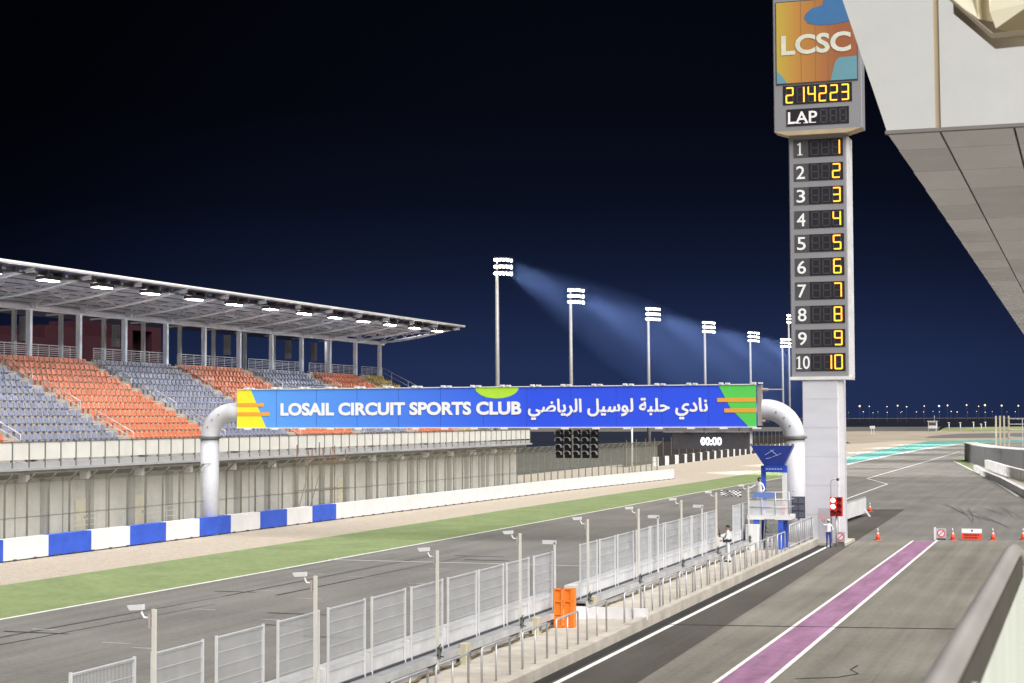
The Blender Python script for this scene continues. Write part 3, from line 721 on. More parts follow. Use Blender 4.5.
for i in range(10):
    z1 = 25.42 - i*1.497; z0 = z1-1.1
    rp = MB().box(-17.30,-16.38,TY-.03,TY,z0,z1).build('number_panel', M_dgrey, tw)
    dp = MB().box(-16.37,-14.22,TY-.03,TY,z0,z1).build('display_panel', M_disp, tw)
    s = str(i+1); lab = MB()
    if s[0] != '1': text_into(lab, s, -17.14, -16.62, z0+.14, z1-.16, TY-.04, bold=.0, heavy=.012)
    else:
        xx = -16.9 if len(s) == 1 else -17.1
        lab.prism_y([(xx-.055,z0+.14),(xx+.055,z0+.14),(xx+.055,z1-.16),(xx+.0,z1-.16),(xx-.17,z1-.27),(xx-.17,z1-.33),(xx-.055,z1-.29)], TY-.05, TY-.032)
        lab.box(xx-.16,xx+.16,TY-.055,TY-.031,z0+.135,z0+.19)
        if len(s) == 2: text_into(lab, '0', -16.86, -16.45, z0+.14, z1-.16, TY-.04, heavy=.012)
    lab.build('number', M_num, rp)
    sg3 = ['', '', SEG[s]] if len(s) == 1 else ['', 'bc', SEG['0']]
    for j in range(3): digit(dp, sg3[j], -16.24+j*.665, z0+.09, .52, .93, .088, TY-.031)
# upper box
UY = TY-.5
MB().cbox(-18.45,-12.95,UY,UY+1.5,25.95,34.9,.05).build('head_cabinet', M_mgrey, tw)
MB().prism_y([(-18.45,25.952),(-17.6,25.68),(-13.9,25.68),(-12.95,25.952)], UY-.003, UY+1.4).build('head_skirt', M_seam, tw)
sg = MB()
fx = lambda u: -18.22+u*(5.0); fz = lambda v: 28.98+v*5.15
sign = MB().box(fx(0),fx(1),UY-.06,UY,fz(0),fz(1))
lm_ = D.materials.new('sign_print'); lm_.use_nodes = True
n, l = lm_.node_tree.nodes, lm_.node_tree.links; b = n['Principled BSDF']; b.inputs['Roughness'].default_value = .5
t = n.new('ShaderNodeTexCoord'); s_ = n.new('ShaderNodeSeparateXYZ'); l.new(t.outputs['Object'], s_.inputs[0])
a_ = n.new('ShaderNodeMapRange'); a_.inputs['From Min'].default_value = -2.4; a_.inputs['From Max'].default_value = 1.4; l.new(s_.outputs[0], a_.inputs['Value'])
r_ = n.new('ShaderNodeValToRGB'); r_.color_ramp.elements[0].color = (.48,.36,.055,1); r_.color_ramp.elements[1].color = (.31,.105,.045,1)
e = r_.color_ramp.elements.new(.35); e.color = (.46,.22,.05,1)
l.new(a_.outputs[0], r_.inputs[0]); l.new(r_.outputs[0], b.inputs['Base Color'])
sgn = sign.build('club_sign', lm_, tw)
M_sb = mat('sign_blue', (.05,.16,.36), .5, var=.04); M_st = mat('sign_teal', (.13,.30,.37), .5, var=.04)
def blob(pts): return [(fx(u), fz(v)) for u, v in pts]
flat('blue_patch', [blob([(.60,1),(.58,.93),(.45,.90),(.37,.84),(.35,.79),(.40,.72),(.52,.69),(.68,.685),(.84,.70),(1,.73),(1,1)])], M_sb, UY-.062, sgn)
flat('teal_patch', [blob([(.67,0),(.73,.22),(.78,.275),(1,.28),(1,0)])], M_st, UY-.062, sgn)
flat('teal_patch', [blob([(0,0),(.13,0),(.08,.08),(0,.16)])], M_st, UY-.062, sgn)
q = MB(); text_into(q, 'LCSC', fx(.06),fx(.93),fz(.345),fz(.59), UY-.085, bold=.03)
q.build('sign_lettering', mat('sign_white', (.62,.64,.56), .5), sgn)
q = MB()
for u in (.31,.49,.65): q.box(fx(u)-.015,fx(u)+.015,UY-.068,UY-.06,fz(0),fz(1))
q.build('sheet_joint', mat('sign_joint', (.25,.13,.05), .6), sgn)
MB().box(fx(0)-.06,fx(1)+.06,UY-.04,UY-.01,fz(0)-.08,fz(1)+.06).build('sign_frame', M_dgrey, tw)
dp = MB().box(-17.85,-13.55,UY-.03,UY,27.62,28.82).build('display_panel', M_disp, tw)
for k, s in enumerate('214223'): digit(dp, SEG[s], -17.68+k*.69, 27.70, .5, 1.02, .088, UY-.031)
dp = MB().box(-17.65,-13.75,UY-.03,UY,26.25,27.32).build('display_panel', M_disp, tw)
for k in range(3): digit(dp, '', -15.55+.6*k, 26.34, .46, .88, .12, UY-.031)
lab = MB(); text_into(lab, 'LAP', -17.55,-15.72,26.4,27.15,UY-.04, bold=.015)
for xx, w in ((-17.5,.3),(-16.95,.2),(-16.5,.2),(-16.08,.28)): lab.box(xx-.08,xx+w,UY-.045,UY-.031,26.39,26.44)
lab.build('number', M_num, dp)
MB().cbox(-17.7,-14.3,TY-.3,TY+4,0,.18,.05).build('plinth', M_beige, tw)

# ================================================================ PIT WALL
pw = thing('pit_wall', 'long white pit wall with a grey shelf and cables along its foot', 'wall', (-19.4,70,0))
def wall_run(a, b):
    MB().box(-19.6,-19.2,a,b,0,1.42).build('wall_body', M_whitec, pw)
    MB().box(-19.2,-18.86,a,b,.0,.62).build('lower_ledge', M_white, pw)
    MB().box(-19.2,-18.72,a,b,.74,.82).build('shelf', mat('shelf_grey', (.27,.275,.29), .5, metal=.1, var=.15), pw)
    MB().box(-18.72,-18.70,a,b,.62,.83).build('shelf_edge', mat('shelf_edge_grey', (.42,.425,.44), .45, var=.2, scale=1.2), pw)
    MB().box(-19.195,-19.15,a,b,.83,.90).build('shelf_dark_line', M_dgrey, pw)  # thin dark grey lines laid on the wall above and below the shelf
    MB().box(-18.858,-18.845,a,b,.52,.60).build('shelf_dark_line', M_dgrey, pw)
    s = MB(); y = a+.8
    while y < b: s.box(-19.19,-18.76,y-.03,y+.03,.62,.72); y += 1.6
    s.build('shelf_bracket', M_galvd, pw)
    k = MB(); p = []; y = a
    while y < b: p.append((-18.72+random.uniform(-.06,.08), y, .35+random.uniform(0,.07))); y += .55
    k.tube(p, .035, 6)
    p = [(x-.05+random.uniform(-.05,.05), yy, .34+random.uniform(0,.05)) for x, yy, _ in p]; k.tube(p, .025, 6)
    k.build('cable', mat('cable_mix', (.14,.11,.06), .7, var=.5, scale=2), pw)
wall_run(20, 61.4); wall_run(64.2, 104.5)
MB().box(-19.6,-16.1,20,108.5,.0,.3).build('island', M_beige, pw)
kb = MB().box(-16.35,-16.02,20,61.0,.0,.36).box(-16.35,-16.02,61.0,109.5,.0,.42)
kb.build('kerb', M_beige, pw)
MB().box(-18.4,-17.4,109.5,118,0,.3).build('island_end', M_beige, pw)

def ordinal(n):
    return ['first','second','third','fourth','fifth','sixth','seventh','eighth','ninth','tenth','eleventh','twelfth','thirteenth','fourteenth','fifteenth','sixteenth','seventeenth','eighteenth','nineteenth','twentieth'][n-1]
# mesh panels: one built, the rest copied
def make_panel(L, label):
    t = thing('mesh_panel', label, 'fence panel', (-19.2,0,0), 'white mesh panels on the pit wall')
    x = -19.16
    for s in (0, L): MB().beam((x,s,.32),(x,s,3.0), .055, .055).build('panel_post', mat('panel_post_white', (.66,.67,.69), .45, metal=.1), t)
    w = MB(); n = int(L/.052)
    for j in range(1, n): yy = L*j/n; w.beam((x-.02,yy,1.30),(x-.02,yy,2.94), .0075, .0075)
    for j in range(6): z = 1.32+1.6*j/5; w.beam((x+.0,0,z),(x+.0,L,z), .010, .010)
    w.beam((x,0,2.96),(x,L,2.96), .03, .03)
    w.build('wire_mesh', mat('mesh_white', (.62,.64,.68), .45, metal=.15), t)
    return t
before = [(21.5,23.6),(24.1,26.2),(26.7,28.8),(29.3,31.68),(32.4,34.6),(35.25,37.6),(38.4,40.75),(41.35,43.75),(44.25,46.7),(47.2,49.75),(50.25,52.85),(53.1,55.6),(55.95,58.4),(59.0,61.2)]
after = [(64.95,67.4),(67.8,70.2),(70.6,73.3),(73.8,76.1),(76.4,78.9),(79.3,82.2),(82.6,84.8),(85.1,88.1),(88.5,90.9),(95.6,97.6),(98.4,100.4)]
proto = None
for k, (a, b_) in enumerate(before):
    n_ = len(before)-k
    if b_ < 30: continue
    lb = 'white wire mesh panel, %s from the orange gate towards the camera' % (ordinal(n_) if n_ > 1 else 'next')
    if proto is None: proto = make_panel(2.4, lb); o = proto
    else: o = dup(proto, label=lb)
    o.location = (-19.2, a, 0); o.scale = (1, (b_-a)/2.4, 1)
for k, (a, b_) in enumerate(after):
    lb = ('white wire mesh panel, %s beyond the orange gate' % ordinal(k+1)) if k < 9 else ['white wire mesh panel beside the flag marshal stand, nearer one','white wire mesh panel close behind the flag marshal stand'][k-9]
    o = dup(proto, label=lb); o.location = (-19.2, a, 0); o.scale = (1, (b_-a)/2.4, 1)
# goal-shaped sign frames over panel ends
for yy, zz, lb in ((60.9,3.35,'white angle bracket frame beside the orange gate'),(77.0,3.4,'pale hooked frame between the fourth and fifth far panels'),(86.5,3.4,'pale hooked frame on the eighth far panel')):
    t = tag(MB().beam((-18.95,yy,.4),(-18.95,yy,zz), .1, .06).beam((-18.9,yy,zz),(-19.42,yy,zz), .1, .14).build('hooked_frame', mat('panel_post_white', (.66,.67,.69))), lb, 'frame', 'hooked frames on the pit wall')
# camera poles
def make_cam_pole():
    t = thing('camera_pole', '', 'camera pole', (-18.72,0,0), 'camera poles along the pit wall')
    MB().box(-18.76,-18.68,-.04,.04,.3,4.0).build('pole', mat('pole_cream', (.62,.61,.56), .5), t)
    MB().box(-18.84,-18.6,-.09,.09,.3,.34).build('base_plate', M_galv, t)
    MB().tube([(-18.79,0,3.82),(-18.96,0,3.81),(-19.02,0,3.9),(-19.04,0,3.98)], .028, 6).build('arm', M_white, t)
    c = MB(); c.add([(-18.98,-.06,3.98),(-18.98,.06,3.98),(-19.28,.06,3.96),(-19.28,-.06,3.96),(-18.98,-.06,4.09),(-18.98,.06,4.09),(-19.35,.06,4.06),(-19.35,-.06,4.06)],
         [(0,3,2,1),(4,5,6,7),(0,1,5,4),(1,2,6,5),(2,3,7,6),(3,0,4,7)])
    cm = c.build('camera', M_white, t)
    MB().tube([(-19.28,0,4.01),(-19.295,0,4.01)], .04, 10).build('lens', M_black, cm)
    MB().box(-18.83,-18.79,-.07,.07,3.62,3.9).build('junction_box', mat('box_pinkish', (.40,.34,.33), .6), t)
    g = MB().box(-18.72,-18.62,-.07,.07,.75,1.1).build('wall_clamp', M_galvd, t)
    k = MB(); p = [(-18.62+random.uniform(-.1,.1), random.uniform(-.18,.18), .8+.06*j) for j in range(7)]; k.tube(p, .02, 5); k.build('coiled_cable', M_black, t)
    return t
poles = [31.73,39.63,48.2,56.12,64.55,72.55,80.83,88.98,98.0]
pr = None
for k, yy in enumerate(poles):
    lb = ['white camera on a cream pole at the very left of the pit wall','camera pole second from the left along the pit wall','camera pole third from the left, by the handrails','camera pole in front of the panels just left of the orange gate',
          'camera pole just right of the orange gate','camera pole second beyond the orange gate','camera pole third beyond the orange gate','camera pole left of the marshal in white overalls','camera pole beside the chequered flag'][k]
    if pr is None: pr = make_cam_pole(); o = pr
    else: o = dup(pr)
    o['label'] = lb; o.location = (-18.72, yy, 0)
# U-shaped handrails: legs and top rail
def make_rail():
    t = thing('handrail', '', 'handrail', (-16.55,0,0), 'steel handrails along the pit lane kerb')
    MB().tube([(-16.55,0,.3),(-16.55,0,1.36),(-16.55,.06,1.42),(-16.55,2.44,1.42),(-16.55,2.5,1.36),(-16.55,2.5,.3)], .036, 8).build('hoop', M_galv, t)
    MB().tube([(-16.55,1.25,.3),(-16.55,1.25,1.4)], .03, 8).build('leg', M_galv, t)
    return t
starts = [33.4,36.4,39.4,42.5,46.1,49.8,53.3,56.9,61.9,64.95,68.0,71.0,74.0,77.0,80.0,83.0,86.0,89.0,92.0,95.0]
pr = None
for k, yy in enumerate(starts):
    lb = ('bent steel handrail on the kerb, %s before the white step board' % ordinal(9-k) if k < 8 else 'bent steel handrail on the kerb, %s beyond the white step board' % ordinal(k-7))
    if pr is None: pr = make_rail(); o = pr
    else: o = dup(pr)
    o['label'] = lb; o.location = (-16.55, yy, 0); o.scale = (1, 1.0 if yy < 56 else 1.0, 1)
rl = thing('kerb_fence', 'steel railing with many thin bars on the kerb in front of the tower', 'railing', (-16.4,102,0))
f = MB(); f.tube([(-16.4,98.3,1.75),(-16.4,108.2,1.75)], .035, 8); f.tube([(-16.4,98.3,.55),(-16.4,108.2,.55)], .03, 8); f.build('rail', M_galv, rl)
f = MB()
for k in range(15): f.tube([(-16.4,98.3+.705*k,.3),(-16.4,98.3+.705*k,1.78)], .026, 6)
f.build('bars', M_galv, rl)
# orange gate
og = thing('orange_gate', 'bright orange metal gate standing open at the gap of the pit wall', 'gate', (-18.35,60,0))
for k, (x0, x1, yy) in enumerate(((-18.70,-18.38,60.0),(-18.36,-18.05,60.12))):
    q = MB().box(x0,x1,yy,yy+.05,.32,1.72).build('gate_leaf', M_orange, og)
    r_ = MB()
    for x in (x0, x1-.05): r_.box(x,x+.05,yy-.06,yy,.32,1.74)
    for z in (.32,.78,1.24,1.69): r_.box(x0,x1,yy-.05,yy,z,z+.05)
    r_.build('rib', M_orange, q)
MB().box(-18.04,-17.98,60.1,60.4,.3,1.74).build('side_leaf', M_orange, og)
sb = thing('white_step_board', 'low white L-shaped board on the kerb beside the orange gate', 'board', (-17,64,0))
MB().box(-18.6,-16.0,63.2,63.35,.3,.72).build('front_board', M_white, sb); MB().box(-18.75,-18.6,61.6,63.35,.3,.72).build('side_board', M_white, sb)
# small grey boxes on the shelf
for k, (yy, lb) in enumerate(((50.3,'cream cable box at the foot of the third camera pole'),(57.6,'cream cable box left of the orange gate'),(64.9,'cream cable box right of the orange gate'))):
    t = thing('cable_box', lb, 'box', (-18.6,yy,.3), 'cable boxes at the foot of the pit wall')
    MB().cbox(-18.74,-18.48,yy-.2,yy+.2,.3,.95,.03).build('box_body', M_cream, t); MB().box(-18.46,-18.44,yy-.1,yy+.1,.5,.7).build('lid', M_galvd, t)

# ================================================================ FLAG MARSHAL STAND
PY = 99.6
fs = thing('marshal_stand', 'white and blue flag marshal stand with a raised deck under a flared blue board', 'marshal stand', (-17.7,PY,0))
MB().box(-18.95,-16.45,PY-.9,PY+1.1,2.02,2.28).build('deck', M_white, fs)
for x, lo in ((-18.3,.3),(-17.02,.3)): MB().box(x-.13,x+.13,PY+.85,PY+1.1,lo,5.12).build('post', M_blue, fs, None)
MB().box(-17.17,-16.87,PY+.82,PY+.848,2.3,4.7).build('post_sleeve', M_white, fs)
MB().box(-17.15,-16.89,PY-.85,PY-.6,.3,2.0).box(-18.6,-18.3,PY-.85,PY-.6,1.1,2.0).build('deck_leg', M_blue, fs)
hdm = MB(); hdm.add([(-18.2,PY+.7,5.1),(-17.05,PY+.7,5.1),(-16.42,PY+.1,6.3),(-18.88,PY+.1,6.3),(-18.2,PY+1.15,5.1),(-17.05,PY+1.15,5.1),(-16.42,PY+.9,6.3),(-18.88,PY+.9,6.3)],
     [(0,1,2,3),(5,4,7,6),(3,2,6,7),(1,5,6,2),(4,0,3,7),(4,5,1,0)])
fb = hdm.build('flared_board', mat('board_blue', (.025,.06,.40), .4), fs)
q = MB().box(-18.2,-17.05,PY+.66,PY+.7,4.72,5.12); q.build('lower_board', mat('board_blue', (.025,.06,.40)), fs)
def on_board(u, v): return (-17.64+u*(.55+.6*v), PY+.69-.6*v-.012, 5.1+1.2*v)
q = MB()
for a, c in (((-.5,.55),(.1,.8)),((-.1,.8),(.35,.5)),((.0,.45),(.55,.62)),((-.55,.35),(-.1,.42))): q.beam(on_board(*a), on_board(*c), .09, .03)
for k in range(6): q.box(-18.1+.17*k,-17.99+.17*k,PY+.64,PY+.658,4.88,4.95)
q.build('board_emblem', mat('pale_blue_mark', (.35,.45,.75), .5), fb)
q = MB()
for k in range(9):
    x = -18.88+2.46*k/8; q.box(x-.06,x+.06,PY+.05,PY+.25,6.3,6.42)
q.build('edge_clip', M_galvd, fb)
q = MB()
for z in (2.75,3.2,3.62):
    q.tube([(-18.9,PY-.85,z),(-16.5,PY-.85,z),(-16.5,PY+.8,z)], .03, 6); q.tube([(-18.9,PY-.85,z),(-18.9,PY+.8,z)], .03, 6)
for x in (-18.9,-18.1,-17.3,-16.5): q.tube([(x,PY-.85,2.28),(x,PY-.85,3.64)], .03, 6)
q.build('guard_rail', M_galv, fs)
MB().box(-18.6,-17.3,PY-.92,PY-.88,3.3,3.58).build('name_strip', mat('strip_blue', (.12,.22,.55), .5), fs)
MB().box(-18.85,-16.55,PY-.835,PY-.82,2.3,3.25).build('infill_sheet', mesh_see_through('clear_sheet', (.7,.72,.76), .45), fs)
ld = MB()
for x in (-17.9,-17.35): ld.beam((x,PY-1.55,.3),(x,PY-.9,2.05), .06, .08)
for k in range(6): z = .5+.3*k; ld.box(-17.9,-17.35,PY-1.52+.11*k,PY-1.35+.11*k,z,z+.05)
ld.build('ladder', M_galvd, fs)
MB().cbox(-18.95,-18.2,PY-1.5,PY-.5,.3,1.75,.04).build('equipment_case', M_white, fs)
MB().cbox(-18.1,-17.2,PY+.1,PY+.9,.3,1.2,.04).build('equipment_case', M_white, fs)
MB().box(-18.7,-18.1,PY-.3,PY+.5,2.282,2.5).build('deck_step', M_white, fs)
q = thing('fire_extinguisher', 'red cylinder standing on the marshal stand deck by the post', 'extinguisher', (-17.0,PY-.1,2.28))
MB().tube([(-17.0,PY-.1,2.285),(-17.0,PY-.1,2.9),(-17.0,PY-.1,3.0)], [.13,.13,.06], 12).build('cylinder', M_cone, q)
MB().tube([(-17.0,PY-.1,3.0),(-17.0,PY-.2,3.1),(-17.1,PY-.25,2.8)], .025, 6).build('hose', M_black, q)
q = thing('signal_board', 'dark grey signal board with six square panels beside the marshal stand', 'signal board', (-16.6,102.6,0))
MB().box(-17.0,-16.2,102.6,102.75,1.9,3.2).build('frame', M_dgrey, q); MB().tube([(-16.6,102.75,.3),(-16.6,102.75,1.95)], .06, 8).build('support_post', M_galv, q)
for i in range(2):
    for j in range(3): MB().box(-16.95+.38*i,-16.62+.38*i,102.56,102.598,1.95+.42*j,2.3+.42*j).build('signal_panel', mat('panel_slate', (.10,.11,.15), .4), q)
q = thing('lamp_on_pole', 'small curved lamp on a thin pole above the red signal', 'lamp', (-15.1,105.9,0))
MB().tube([(-15.1,105.9,.2),(-15.1,105.9,3.9),(-15.05,105.9,4.1),(-14.85,105.9,4.17),(-14.75,105.9,4.14)], .04, 8).build('pole', M_galv, q)
MB().ball((-14.68,105.9,4.13), .1).build('lamp_head', M_dgrey, q)
# red signal
rs = thing('red_signal', 'red signal box with two lit white-hot lamps and black hoods by the tower', 'signal', (-14.75,105.5,0))
MB().cbox(-15.12,-14.36,105.5,105.75,1.88,3.06,.03).build('housing', M_red, rs)
MB().tube([(-14.75,105.68,.0),(-14.75,105.68,1.9)], .06, 8).build('support_post', M_galv, rs)
for i in range(2):
    for j in range(3):
        x = -14.92+.36*i; z = 2.1+.385*j; on = (i == 0 and j > 0)
        L_ = MB().tube([(x,105.42,z),(x,105.5,z)], .145, 16).build('lamp', M_red_on if on else mat('red_lamp_unlit', (.25,.012,.012), .3), rs, 'lit red lamp' if on else None)
        a = [rad(10+160*q/8) for q in range(9)]
        MB().add([(x+r_*math.cos(b_),yy,z+r_*math.sin(b_)) for r_ in (.165,.15) for yy in (105.3,105.49) for b_ in a], [(q,q+1,9+q+1,9+q) for q in range(8)]+[(18+q+1,18+q,27+q,27+q+1) for q in range(8)]+[(q+1,q,18+q,18+q+1) for q in range(8)]).build('hood', M_black if not on else M_red, L_)

# no-entry signs
def ring_sign(x, y, w, z0, label, post):
    t = thing('no_entry_sign', label, 'sign', (x,y,0), 'no entry signs at the pit exit')
    MB().box(x-w/2,x+w/2,y,y+.04,z0,z0+w).build('sign_plate', mat('sign_grey', (.46,.44,.50), .5), t)
    q = MB(); R0, R1 = w*.40, w*.30
    a = [2*math.pi*k/24 for k in range(24)]; zc = z0+w/2
    q.add([(x+r_*math.cos(b_), y-.012, zc+r_*math.sin(b_)) for r_ in (R0, R1) for b_ in a], [(k,(k+1)%24,24+(k+1)%24,24+k) for k in range(24)])
    q.add([(x-.2*w,y-.014,zc-.26*w),(x-.26*w,y-.014,zc-.2*w),(x+.2*w,y-.014,zc+.26*w),(x+.26*w,y-.014,zc+.2*w)], [(0,3,2,1)])
    q.build('red_ring', mat('ring_red', (.62,.06,.07), .5), t)
    MB().add([(x+R1*math.cos(b_), y-.008, zc+R1*math.sin(b_)) for b_ in a], [tuple(range(24))]).build('white_disc', M_white, t)
    if post: MB().box(x-w/2-.14,x-w/2-.01,y-.02,y+.1,0,z0+w+.06).build('white_post', M_white, t)
    MB().box(x-w*.4,x-w*.3,y+.045,y+.35,0,.05).box(x+w*.3,x+w*.4,y+.045,y+.35,0,.05).box(x-w*.4,x+w*.4,y+.045,y+.08,0,z0+.1).build('stand', M_galvd, t)
ring_sign(-14.62, 106.25, .62, .28, 'square grey no entry sign at the foot of the tower', False)
ring_sign(-9.12, 113.3, .64, .12, 'square grey no entry sign with a white post at the end of the purple lane', True)
# red board
t = thing('closed_board', 'red and white folding notice board between two cones at the pit exit', 'notice board', (-7.2,113.6,0))
x0, x1 = -7.86, -6.6
def lean(z): return 113.5 + .22*z
q = MB().add([(x0,lean(.03),.03),(x1,lean(.03),.03),(x1,lean(.46),.46),(x0,lean(.46),.46),(x0,lean(.03)+.03,.03),(x1,lean(.03)+.03,.03),(x1,lean(.46)+.03,.46),(x0,lean(.46)+.03,.46)], [(0,1,2,3),(5,4,7,6),(1,5,6,2),(4,0,3,7),(4,5,1,0),(3,2,6,7)])
q.build('red_panel', mat('notice_red', (.72,.06,.025), .5), t)
q = MB().add([(x0,lean(.463),.463),(x1,lean(.463),.463),(x1,lean(.74),.74),(x0,lean(.74),.74),(x0,lean(.463)+.03,.463),(x1,lean(.463)+.03,.463),(x1,lean(.74)+.03,.74),(x0,lean(.74)+.03,.74)], [(0,1,2,3),(5,4,7,6),(1,5,6,2),(4,0,3,7),(3,2,6,7)])
q.build('white_panel', M_white, t)
q = MB()
for z, n_ in ((.12,9),(.29,10)):
    for k in range(n_):
        xa = x0+.14+.098*k; q.add([(xa,lean(z)-.006,z),(xa+random.uniform(.05,.08),lean(z)-.006,z),(xa+.06,lean(z+.11)-.006,z+.11),(xa,lean(z+.11)-.006,z+.11)], [(0,1,2,3)])
q.add([(-7.26,lean(.56)-.006,.56),(-7.16,lean(.56)-.006,.56),(-7.16,lean(.66)-.006,.66),(-7.28,lean(.66)-.006,.66)], [(0,1,2,3)])
q.build('black_lettering', M_black, t)
MB().beam((x0+.05,lean(.7)+.05,.7),(x0+.05,114.15,.0),.05,.05).beam((x1-.05,lean(.7)+.05,.7),(x1-.05,114.15,.0),.05,.05).build('rear_strut', M_galvd, t)
# cones
def make_cone():
    t = thing('traffic_cone', '', 'traffic cone', (0,0,0), 'orange and white cones across the pit exit')
    MB().cbox(-.23,.23,-.23,.23,0,.05,.04).build('base', M_cone, t)
    def band(name, z0, z1, m_):
        rr = lambda z: .175-.155*(z-.05)/.83
        MB().tube([(0,0,z0),(0,0,z1)], [rr(z0),rr(z1)], 20).build(name, m_, t)
    band('lower_cone', .05, .42, M_cone); band('white_sleeve', .42, .56, M_white); band('orange_band', .56, .64, M_cone); band('white_tip', .64, .9, M_white)
    return t
pr = None
for (x, y, lb) in ((-13.03,112.31,'orange cone left of the purple lane end'),(-17.5,145.4,'orange cone far back beside the white barrier board'),(-8.42,113.6,'orange cone between the no entry sign and the red board'),(-5.95,114.27,'orange cone right of the red board'),(-4.1,114.8,'orange cone at the right edge behind the rail')):
    if pr is None: pr = make_cone(); o = pr
    else: o = dup(pr)
    o.location = (x,y,0); o['label'] = lb; o.rotation_euler = (0,0,random.uniform(0,1)); o.scale = (.88,.88,.86)
# white barrier board beyond the tower
t = thing('barrier_board', 'white barrier boards on a slanted leg beyond the tower base', 'barrier', (-17.3,130,0))
MB().add([(-17.75,113,.35),(-17.05,139.3,.25),(-17.05,139.3,1.45),(-17.75,113,1.4),(-17.95,113,.35),(-17.25,139.3,.25),(-17.25,139.3,1.45),(-17.95,113,1.4)], [(0,1,2,3),(5,4,7,6),(3,2,6,7),(1,5,6,2),(4,0,3,7)]).build('panel', M_white, t)
MB().beam((-17.5,124,.6),(-16.7,124,0), .12, .12).beam((-17.0,138,.6),(-16.6,138,0), .12, .12).build('slanted_leg', M_white, t)
MB().beam((-17.7,113,1.5),(-17.1,139,1.55), .06, .06).build('top_rail', M_galv, t)

